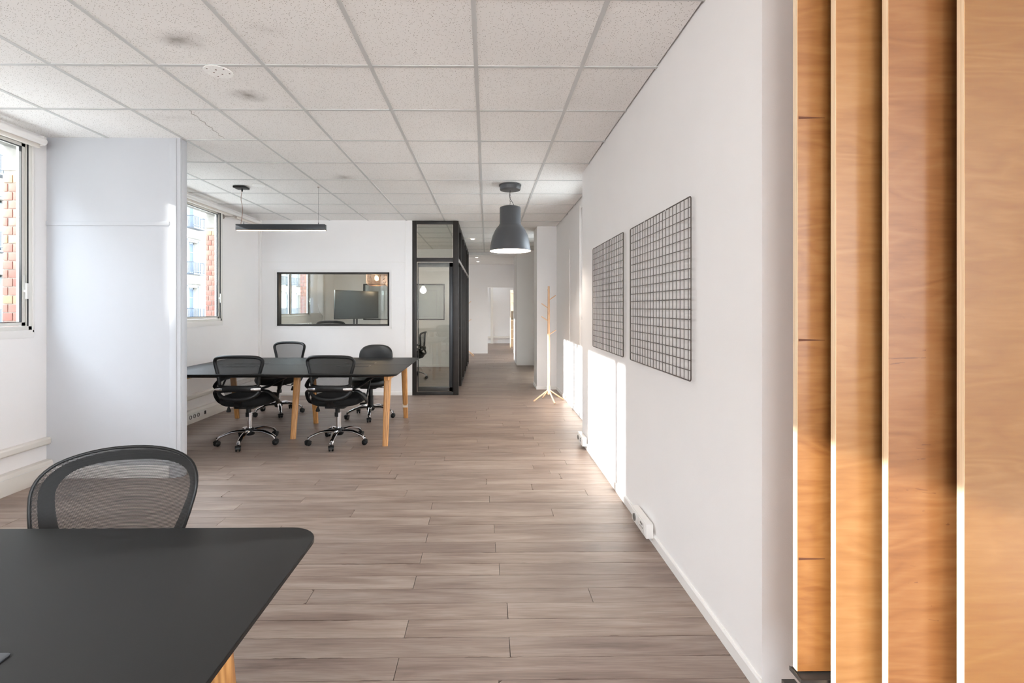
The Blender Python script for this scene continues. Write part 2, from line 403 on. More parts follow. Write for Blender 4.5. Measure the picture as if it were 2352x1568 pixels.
def smooth_path(P, sub=6, closed=False):
    P = [Vector(p) for p in P]; n = len(P); out = []
    for i in range(n if closed else n-1):
        g = lambda k: P[k % n] if closed else P[max(0, min(n-1, k))]
        a, b, c, d = g(i-1), g(i), g(i+1), g(i+2)
        for j in range(sub):
            t = j/sub
            out.append(.5*((2*b)+(c-a)*t+(2*a-5*b+4*c-d)*t*t+(3*b-a-3*c+d)*t**3))
    if not closed: out.append(P[-1])
    return out

# ------------------------------------------------------------------ setting: floor
Y1 = 14.3; XR = .975; XR2 = 1.18; XN = 2.7
fl = struct(MB().box(XL-.2, XN+.1, YR-.2, 19, -.2, -.012).build('floor', 'dark_gap'), 'worn grey-brown wooden plank floor running across the whole office')
PW = .1141
def plank_outline(x0, x1, y0, y1, chips, rnd):
    g = .0013
    x0 += g; x1 -= g; y0 += g; y1 -= g
    pts = []
    R = random.Random(rnd)
    def edge(a, b, y, sgn):
        out = []
        if chips:
            k = a
            step = .018 if b > a else -.018
            dep = 0; run = 0
            while (k < b if b > a else k > b):
                if run <= 0:
                    dep = 0 if R.random() < .72 else R.uniform(.001, .0042); run = R.randint(2, 7)
                out.append((k, y+sgn*dep*R.uniform(.5, 1))); k += step; run -= 1
        else: out.append((a, y))
        return out
    c = .012 if rnd % 5 == 0 else .0
    e = edge(x0+c, x1-c, y0, 1); pts += ([(x0, y0+c)] if c else [])+e+[(x1-c, y0)]
    if c: pts += [(x1, y0+c)]
    e = edge(x1-c, x0+c, y1, -1) if chips else [(x1-c, y1)]
    pts += ([(x1, y1-c)] if c else [])+e+[(x0+c, y1)]
    if c: pts += [(x0, y1-c)]
    return pts
JO = {15: .02, 14: -.38, 13: .44, 12: -.37, 11: .046, 10: -.357, 9: .05, 8: -.359, 7: .066, 6: -.36, 5: .496, 4: -.343+.437, 3: -.343, 2: .093, 1: -.344}
far_mb = MB(); rear_mb = MB()
row = -9
y = 1.747-PW*9
while y < 18.9:
    ya, yb = y, y+PW
    jx = JO.get(row+1, None)
    if jx is None: jx = random.choice((0, .38, .5, -.35))+random.uniform(-.05, .05)+(.2 if row % 3 == 0 else 0)
    L = 1.335
    x = jx - 4*L
    xe = XR2 if ya > 4.9 else (XR+.02 if ya > 1.62 else XN)
    while x < xe:
        a, b = max(x, XL), min(x+L, xe)
        if b-a > .02:
            dz = random.uniform(-.0006, .0006)
            if ya > 1.35 and ya < 4.5:
                mb = MB(); chips = (row in (1, 2, 0, 7) or random.random() < .12) and ya < 3.0
                mb.prism([(p[0]-a, p[1]-ya) for p in plank_outline(a, b, ya, yb, chips, random.randint(0, 99))], -.012, dz)
                mb.build('plank', 'plank', fl, loc=(a, ya, 0))
            elif ya >= 4.5: far_mb.box(a+.0013, b-.0013, ya+.0013, yb-.0013, -.012, dz)
        x += L
    y += PW; row += 1
far_mb.build('plank_field', 'plank', fl)['kind'] = 'stuff'
mb = MB(); yy = 1.747-PW*3
while yy > YR:
    for k in range(5):
        a = XL+(k*1.335+(.6 if int(yy*20) % 2 else 0)); b = min(a+1.333, XN)
        if b > a: mb.box(a, b, yy-PW+.001, yy, -.012, 0)
    yy -= PW
mb.build('plank_field', 'plank', fl)['kind'] = 'stuff'

# ------------------------------------------------------------------ ceiling
ce = struct(MB().box(XL-.2, XN+.1, YR-.2, 19, H+.035, H+.2).build('ceiling', 'runner'), 'suspended ceiling of white speckled mineral fibre tiles in a metal grid')
xs = [.54-.6*k for k in range(7, -1, -1)]       # runner lines
xs_all = [XL]+xs
ys = [2.70-.6*3+.6*k for k in range(0, 19)]
tile_me = {}
def tile(x0, x1, y0, y1, parent, z=H):
    w, d = round(x1-x0-.022, 4), round(y1-y0-.022, 4)
    if w < .02 or d < .02: return
    k = (w, d)
    if k not in tile_me:
        o = MB().box(0, w, 0, d, 0, .016).build('ceiling_tile', 'tile', parent); tile_me[k] = o.data
    else:
        o = bpy.data.objects.new('ceiling_tile', tile_me[k]); C.objects.link(o); o.parent = parent
    o.location = (x0+.011, y0+.011, z+random.uniform(.004, .005))
for j in range(len(ys)-1):
    ya, yb = ys[j], ys[j+1]
    right = XR2 if ya > 4.4 else (XR if ya > 1.5 else XN)
    cols = [v for v in xs_all if v < right]+[right]
    if right == XN: cols = xs_all+[1.14, 1.74, 2.34, XN]
    elif right == XR2: cols = xs_all+[XR2]
    for i in range(len(cols)-1): tile(cols[i], cols[i+1], ya, yb, ce)
ytop = ys[-1]
mb = MB(); mb.box(XL, XN, YR, ys[0], H+.001, H+.02); mb.build('ceiling_field', 'tile', ce)
for xv in xs+[1.14]:
    mb = MB(); mb.box(xv-.0115, xv+.0115, (ys[0] if xv < 1.0 else (ys[0])), ytop if xv < 1 else 1.66, H, H+.03)
    mb.build('ceiling_runner', 'runner', ce)
for yv in ys:
    right = XR2 if yv > 4.8 else (XR if yv > 1.6 else XN)
    MB().box(XL, right, yv-.011, yv+.011, H+.0008, H+.03).build('cross_tee', 'runner', ce)
# lowered ceiling near the far end
far_ce = MB().box(XL, XR2, 11.72, 19, H-.06, H+.03)
o = far_ce.build('lowered_ceiling', 'tile', ce)
mb = MB()
for k in range(1, 6): mb.box(XL, XR2, 11.72+.5*k, 11.725+.5*k, H-.062, H-.059)
mb.build('ceiling_joint', 'runner', ce)
# plaster discs where old fittings were
for i, (x, y, r, nm) in enumerate(((-1.558, 2.768, .078, 'round white patch with screw holes between two dark ceiling smudges'), (-2.56, 5.34, .07, 'faint round white patch on the ceiling beside the small black lamp mount'))):
    t = tag(empty('ceiling_patch', (x, y, H)), nm, 'patch')
    MB().lathe([(0, 0), (r*.98, 0), (r, .002), (r, .004), (0, .004)], (0, 0, -.002), 28).build('disc', 'plaster', t, 40)
    if i == 0:
        for k in range(7):
            a = k*2*PI/7+.3; rr = r*(.35 if k % 2 else .75)
            MB().lathe([(0, -.0005), (.0045, -.0005), (.0045, .001), (0, .001)], (rr*math.cos(a), rr*math.sin(a), -.002), 8).build('screw_hole', 'slot', t)
# hairline crack running over two tiles and pipe clip marks
crk = [(-1.93+.0, 3.05), (-1.98, 3.18), (-2.03, 3.29), (-2.07, 3.42), (-2.10, 3.55), (-2.12, 3.67), (-2.15, 3.83)]
MB().tube([(-2.07-.004*k+.012*math.sin(k*2.3), 3.30+.038*k, H+.003) for k in range(16)], .0009, 4).build('tile_crack', 'slot', ce)

# ------------------------------------------------------------------ walls
T = .18
# left wall with window openings
wl = MB(); yl = YR-.2
segs = []
for (a, b, m) in WINS:
    wl.box(XL-T, XL, yl, a, -.0, H+.03); wl.box(XL-T, XL, a, b, 0, WZ0); wl.box(XL-T, XL, a, b, WZ1, H+.03); yl = b
wl.box(XL-T, XL, yl, 19, 0, H+.03)
wall_left = struct(wl.build('wall_left', 'wall'), 'white left wall with tall windows above a cream cable trunk')
# brick reveals outside the panes: own pieces, children of the left wall
bh = .0668
bm1 = None
brick_me = {}
def brick(x0, x1, y0, y1, z0, z1, m):
    k = (round(x1-x0, 3), round(y1-y0, 3), m)
    if k not in brick_me:
        o = MB().box(0, x1-x0, 0, y1-y0, 0, z1-z0).build('brick', m, wall_left, bevel=.002); brick_me[k] = o.data
    else:
        o = bpy.data.objects.new('brick', brick_me[k]); C.objects.link(o); o.parent = wall_left
    o.location = (x0, y0, z0)
for wi, (a, b, m) in enumerate(WINS[:4]):
    if wi == 0: continue
    # the far jamb is faced with bricks outside the frame
    xo, xi = XL-T-.012, XL-.075
    MB().box(xo+.004, xi, b-.024, b-.0, WZ0, 2.435).build('mortar_bed', 'mortar', wall_left)
    MB().box(xo, xi, b-.03, b, 2.435, WZ1).build('lintel_cheek', 'concrete', wall_left)
    z = WZ0+.004; k = 0
    while z < 2.40:
        mm = 'brick_tan' if (z > 2.31 or (k % 7 == 3 and wi == 1)) else 'brick_red'
        w = xi-xo
        cut = xi-w*(.34 if k % 2 else .66)
        brick(xo, cut-.004, b-.031, b-.02, z, z+bh-.008, mm); brick(cut+.004, xi, b-.031, b-.02, z, z+bh-.008, mm)
        z += bh; k += 1
    MB().box(xo, xi, a, b, WZ1-.03, WZ1+.0).build('lintel_soffit', 'concrete', wall_left)
    MB().box(XL-T-.1, XL-.075, a-.05, b+.02, WZ0-.04, WZ0+.002).build('outer_sill', 'stone', wall_left)
# windows
for wi, (a, b, m) in enumerate(WINS):
    w = struct(empty('window_%d' % (wi+1), (XL, (a+b)/2, WZ0)), ('cream framed casement window behind the camera', 'cream framed window at the left edge, beside the white partition', 'cream framed window between the partition and the back wall', 'cream framed window inside the meeting room', 'cream framed window of the last room on the left', 'cream framed window added to light the room beyond the doorway')[wi])
    w.location = (0, 0, 0)
    f = MB(); d0, d1 = XL-.07, XL+.004
    f.box(d0, d1, a, a+.03, WZ0, WZ1); f.box(d0, d1, b-.03, b, WZ0, WZ1); f.box(d0, d1, a, b, WZ0, WZ0+.03); f.box(d0, d1, a, b, WZ1-.02, WZ1)
    f.build('window_frame', 'pvc', w, bevel=.002)
    tr = MB(); t0, t1 = XL, XL+.009
    tr.box(t0, t1, a-.02, a, WZ0-.02, WZ1+.01); tr.box(t0, t1, b, b+.014, WZ0-.02, WZ1+.01); tr.box(t0, t1, a-.02, b+.014, WZ0-.06, WZ0-.0)
    tr.build('window_trim', 'trim', w, bevel=.002)
    MB().box(XL-.004, XL+.0045, b-.033, b-.0285, WZ0+.03, WZ1-.02).build('gasket', 'gasket', w)
    for (p, q) in ((a+.032, m-.002), (m+.002, b-.034)):
        sf = MB(); e = .032; x0, x1 = XL-.055, XL-.015
        if q-p < .25: e = .03
        sf.box(x0, x1, p, p+e, WZ0+.033, WZ1-.024); sf.box(x0, x1, q-e, q, WZ0+.033, WZ1-.024)
        sf.box(x0, x1, p, q, WZ0+.033, WZ0+.033+e-.004); sf.box(x0, x1, p, q, WZ1-.024-e+.004, WZ1-.024)
        sash = sf.build('sash', 'pvc', w, bevel=.0025)
        gk = MB(); gp, gq, gz0, gz1 = p+e, q-e, WZ0+.029+e, WZ1-.02-e
        for bb in ((gp-.001, gp+.003, gz0, gz1), (gq-.003, gq+.001, gz0, gz1), (gp, gq, gz0-.001, gz0+.003), (gp, gq, gz1-.003, gz1+.001)): gk.box(XL-.03, XL-.012, *bb)
        gk.build('glazing_bead', 'gasket', sash)
        MB().box(XL-.030, XL-.024, p+e-.004, q-e+.004, gz0-.004, gz1+.004).build('glass_pane', 'glass', sash)
    hd = MB(); hy = b-.05
    hd.box(XL-.015, XL-.009, hy-.012, hy+.012, 1.42, 1.62); hd.box(XL-.009, XL+.012, hy-.006, hy+.006, 1.49, 1.51); hd.box(XL+.008, XL+.018, hy-.008, hy+.008, 1.44, 1.56)
    hd.build('window_handle', 'pvc', w, bevel=.002)

# right wall of the room, its near return, recess and columns
wr = MB(); wr.box(XR, XR+.2, 1.67, 4.83, 0, H+.03)
struct(wr.build('wall_right', 'wall'), 'long white wall on the right carrying two wire grids')
struct(MB().box(XR+.2, XN, 1.67, 1.85, 0, H+.03).build('wall_return', 'wall'), 'grey shaded wall return behind the plywood boards')
SWY0, SWY1 = -2.4, -.9  # unseen window opening added to light the left wall and ceiling
w = MB(); w.box(XN, XN+.15, YR-.2, SWY0, 0, H+.03); w.box(XN, XN+.15, SWY1, 1.85, 0, H+.03); w.box(XN, XN+.15, SWY0, SWY1, 0, .8); w.box(XN, XN+.15, SWY0, SWY1, 2.6, H+.03)
struct(w.build('wall_side', 'wall'), 'white side wall right of the plywood boards')
w = struct(empty('window_8'), 'wide unseen window added in the side wall to light the room from the right')
f = MB(); f.box(XN+.04, XN+.1, SWY0, SWY0+.06, .8, 2.6); f.box(XN+.04, XN+.1, SWY1-.06, SWY1, .8, 2.6); f.box(XN+.04, XN+.1, SWY0, SWY1, .8, .86); f.box(XN+.04, XN+.1, SWY0, SWY1, 2.54, 2.6)
f.box(XN+.04, XN+.1, (SWY0+SWY1)/2-.04, (SWY0+SWY1)/2+.04, .8, 2.6); f.build('window_frame', 'pvc', w)
MB().box(XN+.066, XN+.072, SWY0, SWY1, .8, 2.6).build('glass_pane', 'glass', w)
RW = [(4.92, 5.95), (8.7, 9.5), (15.0, 17.2)]  # last two openings are added to light the corridor and end room
w = MB(); yy = 4.83
for (a, b) in RW:
    w.box(XR2, XR2+.15, yy, a, 0, H+.03); w.box(XR2, XR2+.15, a, b, 0, 1.22); w.box(XR2, XR2+.15, a, b, 2.62, H+.03); yy = b
w.box(XR2, XR2+.15, yy, 19, 0, H+.03)
struct(w.build('wall_recess', 'wall'), 'white wall set back beyond the end of the gridded wall')
for i, (a, b) in enumerate(RW):
    w = struct(empty('window_%d' % (9+i)), ('narrow sliver of a window just past the end of the gridded wall', 'unseen window added between the column and the far pier to light the corridor', 'window added on the right to light the room beyond the doorway')[i])
    f = MB(); x0, x1 = XR2+.02, XR2+.08
    f.box(x0, x1, a, a+.05, 1.22, 2.62); f.box(x0, x1, b-.05, b, 1.22, 2.62); f.box(x0, x1, a, b, 1.22, 1.27); f.box(x0, x1, a, b, 2.57, 2.62); f.box(x0, x1, a, b, 1.80, 1.83)
    f.build('window_frame', 'pvc', w, bevel=.002)
    MB().box(XR2+.05, XR2+.056, a, b, 1.22, 2.62).build('glass_pane', 'glass', w)
cw = MB(); cw.box(.845, XR2, 7.98, 8.5, 0, H+.03); struct(cw.build('wall_column', 'wall', bevel=.004), 'white square column behind the coat rack')
cw = MB(); cw.box(.716, XR2, 11.3, 12.55, 0, H+.03); struct(cw.build('wall_pier', 'wall', bevel=.004), 'white pier at the far right of the corridor')
# tall glazed strip with frame at the start of the recess
tr = MB(); tr.box(XR2-.012, XR2, 5.96, 6.0, 0, 2.66); tr.build('trim_1', 'trim')
struct(bpy.data.objects['trim_1'], 'tall white door trim on the recessed wall')
tr = MB(); tr.box(XR2-.008, XR2, 6.72, 6.75, .0, 2.2); struct(tr.build('trim_2', 'trim'), 'thin vertical joint strip on the recessed wall')
# partition between the two window bays
px0, px1 = XL, -2.477
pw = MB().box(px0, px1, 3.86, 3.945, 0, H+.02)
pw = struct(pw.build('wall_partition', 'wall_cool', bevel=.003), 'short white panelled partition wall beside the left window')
MB().box(px0, px1-.085, 3.852, 3.86, 2.035, 2.068).build('rail', 'wall_cool', pw, bevel=.002)
MB().box(px1-.085, px1-.03, 3.854, 3.86, 0, H).build('batten', 'wall_cool', pw, bevel=.002)
MB().box(px1, px1+.004, 3.875, 3.93, 0, H).build('edge_strip', 'wall_cool', pw, bevel=.001)
MB().box(px0, px1-.085, 3.848, 3.86, 0, .10).build('skirting', 'trim', pw, bevel=.002)

# back wall with interior window
def glazed_wall(name, y, x0, x1, wx0, wx1, wz0, wz1, lab):
    w = MB(); y2 = y+.08
    w.box(x0, wx0, y, y2, 0, H+.02); w.box(wx1, x1, y, y2, 0, H+.02); w.box(wx0, wx1, y, y2, 0, wz0); w.box(wx0, wx1, y, y2, wz1, H+.02)
    o = struct(w.build(name, 'wall'), lab)
    f = MB(); e = .026; a, b = y-.012, y2+.01
    f.box(wx0, wx0+e, a, b, wz0, wz1); f.box(wx1-e, wx1, a, b, wz0, wz1); f.box(wx0, wx1, a, b, wz0, wz0+e); f.box(wx0, wx1, a, b, wz1-e, wz1)
    f.build('interior_window_frame', 'black_metal', o, bevel=.001)
    MB().box(wx0+e, wx1-e, y+.03, y+.038, wz0+e, wz1-e).build('glass_pane', 'glass_int', o)
    t = MB(); k = .04
    for (p, q, r, s) in ((wx0-k, wx1+k, wz1+k-.008, wz1+k), (wx0-k, wx1+k, wz0-k, wz0-k+.008), (wx0-k, wx0-k+.008, wz0-k, wz1+k), (wx1+k-.008, wx1+k, wz0-k, wz1+k)): t.box(p, q, y-.007, y, r, s)
    t.box(x0+.04, x1-.11, y-.005, y, 2.085, 2.095); t.box(x1-.11, x1-.10, y-.005, y, .05, H)
    t.build('panel_bead', 'trim', o)
    MB().box(x0, x1, y-.01, y, 0, .06).build('skirting', 'trim', o, bevel=.002)
    return o
glazed_wall('wall_back', 7.46, XL, -1.171, -3.28, -1.53, 1.09, 1.93, 'white back wall with a black framed interior window above the far table')
glazed_wall('wall_meeting', 11.06, XL, -.50, -2.87, -.98, 1.09, 1.93, 'white far wall of the meeting room with a second black framed window')
# far wall with doorway and the room beyond
w = MB(); w.box(XL, .03, Y1, Y1+.1, 0, H); w.box(.81, XR2, Y1, Y1+.1, 0, H); w.box(.03, .81, Y1, Y1+.1, 1.99, H)
struct(w.build('wall_far', 'wall'), 'grey-white wall with an open doorway at the end of the corridor')
struct(MB().box(XL, XN, 18.4, 18.5, 0, H).build('wall_end', 'wall'), 'white end wall seen through the far doorway')
struct(MB().box(XL, XN, 18.33, 18.4, .20, .27).build('trim_3', 'duct'), 'cream duct along the end wall beyond the doorway')
struct(MB().box(.15, .24, 18.3, 18.4, 0, H).build('trim_4', 'duct'), 'cream vertical pipe casing on the end wall beyond the doorway')
# rear wall behind the camera, its window added to let light in
w = MB(); xx = XL
for (a, b) in REAR:
    w.box(xx, a, YR-.2, YR, 0, H); w.box(a, b, YR-.2, YR, 0, .8); w.box(a, b, YR-.2, YR, 2.6, H); xx = b
w.box(xx, XN, YR-.2, YR, 0, H)
struct(w.build('wall_rear', 'wall'), 'white rear wall with one wide window added for light behind the camera')
for i, (a, b) in enumerate(REAR):
    w = struct(empty('window_%d' % (7+i)), 'wide unseen window added in the rear wall to let light in')
    f = MB(); f.box(a, a+.06, YR-.1, YR-.04, .8, 2.6); f.box(b-.06, b, YR-.1, YR-.04, .8, 2.6); f.box(a, b, YR-.1, YR-.04, .8, .86); f.box(a, b, YR-.1, YR-.04, 2.54, 2.6)
    f.box((a+b)/2-.04, (a+b)/2+.04, YR-.1, YR-.04, .8, 2.6); f.build('window_frame', 'pvc', w)
    MB().box(a, b, YR-.075, YR-.069, .8, 2.6).build('glass_pane', 'glass', w)

# ceiling-wall cornices and corner trims
struct(MB().box(XL, XL+.03, 7.40, 7.458, 0, H).build('trim_5', 'trim', bevel=.003), 'white corner batten where the left wall meets the back wall')
# baseboards
bb = [('baseboard_right', XR-.012, XR, 1.66, 4.83, .055, 'low white baseboard of the gridded wall'), ('baseboard_recess', XR2-.012, XR2, 4.85, 7.98, .05, 'low white baseboard of the recessed wall')]
for nm, x0, x1, y0, y1, h, l in bb:
    o = MB().prism([(x0, 0), (x1, 0), (x1, h), (x0+.004, h), (x0, h-.006)], y0, y1, 'y').build(nm, 'trim'); struct(o, l)
o = MB().box(.833, .845, 7.97, 8.5, 0, .05).box(.833, XR2, 7.968, 7.98, 0, .05).build('baseboard_column', 'trim'); struct(o, 'low white baseboard round the square column')
# cable trunking and radiator-height ledge along the left wall
def trunk(y0, y1, nm, lab):
    o = struct(empty(nm), lab)
    MB().prism([(XL, .0), (XL+.055, .0), (XL+.055, .135), (XL+.045, .15), (XL, .155)], y0, y1, 'y').build('lower_trunk', 'duct', o, bevel=.002)
    MB().prism([(XL, .275), (XL+.03, .275), (XL+.038, .285), (XL+.038, .32), (XL+.03, .33), (XL, .335)], y0, y1, 'y').build('upper_trunk', 'duct', o, bevel=.002)
    MB().box(XL+.055, XL+.058, y0, y1, .118, .122).build('trunk_lid_edge', 'trim', o)
    return o
trunk(YR, 3.86, 'baseboard_left', 'cream cable trunk and ledge under the near left window')
tk = trunk(3.945, 7.40, 'baseboard_window', 'cream cable trunk and ledge under the far left window')
sp = empty('socket_panel', (XL+.055, 5.75, .08)); tag(sp, 'strip of three round sockets in the cream trunk under the far window', 'socket')
MB().box(0, .006, -.22, .20, -.032, .032).build('plate', 'socket', sp, bevel=.002)
for k in range(3):
    MB().lathe([(0, .004), (.012, .004), (.019, .0115), (.024, .0115), (.024, .002), (0, .002)], (0, -.13+.075*k, 0), 18, 'x').build('socket', 'socket_dark', sp, 40)
MB().box(.006, .011, .145, .175, -.02, .02).build('switch', 'gasket', sp)

# sockets on the gridded wall
def wall_socket(y0, y1, lab):
    s = tag(empty('wall_socket', (XR-.012, y0, .035)), lab, 'socket')
    L = y1-y0
    MB().box(-.042, .0, 0, L, 0, .085).build('housing', 'socket', s, bevel=.004)
    for k in range(2):
        c = L*(.27+.46*k)
        p = MB().box(-.047, -.042, c-L*.21, c+L*.21, .008, .077).build('socket_plate', 'socket', s, bevel=.002)
        if k: MB().lathe([(0, -.002), (.012, -.002), (.019, -.0062), (.022, -.0062), (.022, 0), (0, 0)], (-.047, c, .042), 16, 'x').build('socket_well', 'socket_dark', p, 40)
        else:
            q = MB()
            for (a, b) in ((-.02, .02), (.0, .0), (.02, -.02)): q.box(-.0485, -.047, c+a-.004, c+a+.004, .036, .044)
            q.box(-.0485, -.047, c-.02, c+.02, .055, .066); q.build('data_port', 'socket_dark', p)
    return s
wall_socket(2.73, 3.0, 'white double wall socket low on the gridded wall, nearest the camera')
wall_socket(4.56, 4.80, 'small white socket at the far end of the gridded wall')

# ------------------------------------------------------------------ roller blinds
def blind(y0, y1, lab):
    b = tag(empty('roller_blind', (XL, y0, 2.668)), lab, 'blind')
    MB().lathe([(0, 0), (.026, 0), (.026, y1-y0), (0, y1-y0)], (.085, 0, 0), 20, 'y').build('tube', 'trim', b, 40)
    MB().box(.05, .06, .01, y1-y0-.01, -.045, -.012).box(.05, .066, .01, y1-y0-.01, -.052, -.045).build('fabric_edge', 'duct', b)
    for yy in (0, y1-y0-.008):
        MB().box(0, .09, yy, yy+.008, -.03, .045).build('bracket', 'trim', b, bevel=.002)
blind(1.2, 3.75, 'white roller blind tube above the window at the left edge')
blind(3.97, 7.25, 'long white roller blind tube above the window behind the partition')
rb = tag(empty('curtain_rod', (XL, 6.42, 2.60)), 'short metal curtain rod bracket on the left wall near the back window', 'rod')
MB().lathe([(0, 0), (.03, 0), (.03, .006), (0, .006)], (0, 0, 0), 14, 'x').build('wall_plate', 'steel_light', rb, 40)
MB().tube([(0, 0, 0), (.16, 0, .0)], .006, 8).build('arm', 'steel_light', rb, 40)
MB().lathe([(0, -.03), (.012, -.026), (.014, 0), (.012, .03), (0, .034)], (.16, 0, 0), 12, 'y').build('finial', 'steel_light', rb, 40)

# ------------------------------------------------------------------ black steel glazed screen
gx0, gx1, gy = -1.171, -.445, 7.46
sc = tag(empty('glazed_screen', (gx0, gy, 0)), 'black steel framed glass screen enclosing the meeting room', 'screen')
sc.location = (0, 0, 0)
def bar(nm, x0, x1, y0, y1, z0, z1, m='black_metal', par=sc): return MB().box(x0, x1, y0, y1, z0, z1).build(nm, m, par, bevel=.003)
bar('post', gx0, gx0+.065, gy, gy+.06, 0, H); bar('post', gx1-.085, gx1, gy, gy+.085, 0, H)
bar('rail', gx0+.065, gx1-.085, gy+.005, gy+.055, 2.10, 2.16); bar('rail', gx0+.065, gx1-.085, gy+.005, gy+.055, 2.69, H)
bar('rail', gx0+.065, gx1-.085, gy+.005, gy+.055, 0, .045)
MB().box(gx0+.08, gx1-.10, gy+.028, gy+.034, 2.17, 2.68).build('glass_pane', 'glass_int', sc)
# inner leaf frame of the front panel
lf = empty('leaf', (0, 0, 0)); 
f = MB(); a, b = gx0+.075, gx1-.095
f.box(a, a+.012, gy+.06, gy+.11, .05, 2.09); f.box(b-.055, b, gy+.06, gy+.11, .05, 2.09); f.box(a, b, gy+.06, gy+.11, .05, .12); f.box(a, b, gy+.06, gy+.11, 2.02, 2.09)
lf = f.build('leaf_frame', 'slate', sc, bevel=.003)
bpy.data.objects.remove(bpy.data.objects['leaf'])
MB().box(a+.01, b-.05, gy+.03, gy+.036, .05, 2.08).build('glass_pane', 'glass_int', sc)
# side run along the corridor
sy = [8.33, 9.17, 10.01, 10.85, 11.66]
for i, yy in enumerate(sy):
    bar('post', gx1-.06, gx1, yy, yy+.05, 0, H)
bar('rail', gx1-.06, gx1-.002, gy+.085, 11.7, 2.10, 2.16); bar('rail', gx1-.06, gx1-.002, gy+.085, 11.7, H-.05, H)
bar('rail', gx1-.06, gx1-.002, 8.38, 11.7, 0, .04)
bar('lit_rail_face', gx1-.002, gx1+.003, gy+.085, 11.7, 2.103, 2.157, 'steel_light')  # light caught by the rail's side, put into a paler strip
for i in range(4):
    y0, y1 = sy[i]+.05, sy[i+1]
    MB().box(gx1-.035, gx1-.029, y0, y1, .04, 2.10).build('glass_pane', 'glass_int', sc)
    MB().box(gx1-.035, gx1-.029, y0, y1, 2.16, H-.05).build('glass_pane', 'glass_int', sc)
    if i < 3: bar('mullion', gx1-.045, gx1-.008, (y0+y1)/2-.012, (y0+y1)/2+.012, .04, H-.05)
MB().box(gx1-.035, gx1-.029, gy+.085, 8.33, 2.16, H-.05).build('glass_pane', 'glass_int', sc)
dr = empty('door_leaf'); 
f = MB(); xa, xb, ya, yb = gx1-.115, gx1-.075, gy+.09, 8.325
f.box(xa, xb, ya, ya+.05, .01, 2.09); f.box(xa, xb, yb-.05, yb, .01, 2.09); f.box(xa, xb, ya, yb, .01, .07); f.box(xa, xb, ya, yb, 2.03, 2.09)
door = struct(f.build('door_1', 'black_metal', bevel=.002), 'black steel framed glass door in the side of the meeting room')
bpy.data.objects.remove(dr)
MB().box(gx1-.098, gx1-.092, ya+.05, yb-.05, .07, 2.03).build('glass_pane', 'glass_int', door)
MB().tube([(gx1-.075, yb-.03, 1.02), (gx1-.03, yb-.03, 1.02), (gx1-.03, yb-.13, 1.02)], .007, 8).box(gx1-.075, gx1-.068, yb-.045, yb-.012, .92, 1.08).build('door_handle', 'gasket', door, 40)

# ------------------------------------------------------------------ office chairs
def caster(parent, x, y, a):
    c = MB(); ca, sa = math.cos(a), math.sin(a)
    o = MB()
    for s in (-1, 1):
        o.lathe([(0, -.009), (.021, -.009), (.026, -.005), (.026, .005), (.021, .009), (0, .009)], (0, s*.014, 0), 14, 'y')
    o.prism([(.027*math.cos(t), .003+.03*math.sin(t)) for t in [k*PI/8 for k in range(9)]], -.007, .007, 'y')
    pts = [(-.020, .018), (.020, .018), (.020, .036), (-.020, .036)]
    o.prism([(.028*math.cos(t), .030*math.sin(t)) for t in [PI*.12+k*PI*.76/7 for k in range(8)]], -.026, .026, 'y')
    o.tube([(0, 0, .02), (0, 0, .06)], .006, 6)
    ob = o.build('caster', 'black_plastic', parent, 40); ob.location = (x, y, .026); ob.rotation_euler = (0, 0, a)
    return ob
def chair_base(t, rot, sleeve):
    R_ = .292
    for k in range(5):
        a = rot+k*2*PI/5; ca, sa = math.cos(a), math.sin(a)
        pr = [(.03, .125), (.09, .130), (.16, .126), (.22, .108), (.268, .088), (.290, .064)]
        P = smooth_path([(r*ca, r*sa, z) for r, z in pr], 3)
        n = len(P)
        MB().tube(P, [.027-.010*i/(n-1) for i in range(n)], 8, flat=(.62, 1, (0, 0, 1))).build('base_arm', 'chrome', t, 50)
        caster(t, R_*ca, R_*sa, a+random.uniform(-.9, .9))
    MB().lathe([(0, .085), (.04, .085), (.05, .10), (.05, .135), (.034, .155), (0, .155)], (0, 0, 0), 18).build('hub', 'black_plastic', t, 40)
    if sleeve:
        MB().lathe([(0, .14), (.034, .14), (.034, .27), (.027, .272), (.027, .38), (0, .38)], (0, 0, 0), 18).build('gas_column', 'black_plastic', t, 40)
    else:
        MB().lathe([(0, .14), (.025, .14), (.025, .31), (0, .31)], (0, 0, 0), 18).build('gas_column', 'chrome', t, 40)
        MB().lathe([(0, .27), (.03, .27), (.03, .31), (.024, .312), (.024, .385), (0, .385)], (-.012, 0, 0), 16).build('column_sleeve', 'black_plastic', t, 40)
    m = MB(); m.prism(rrect(-.1, .1, -.13, .12, .02, 3), .372, .405); m.build('tilt_mechanism', 'black_plastic', t, bevel=.004)
    l = MB(); l.tube([(-.05, .02, .385), (-.17, .02, .372), (-.21, .02, .372), (-.225, .02, .36)], .0045, 6); l.lathe([(0, .0), (.008, .0), (.024, -.042), (.02, -.05), (0, -.05)], (-.225, .02, .362), 10)
    l.build('tilt_lever', 'black_plastic', t, 40)
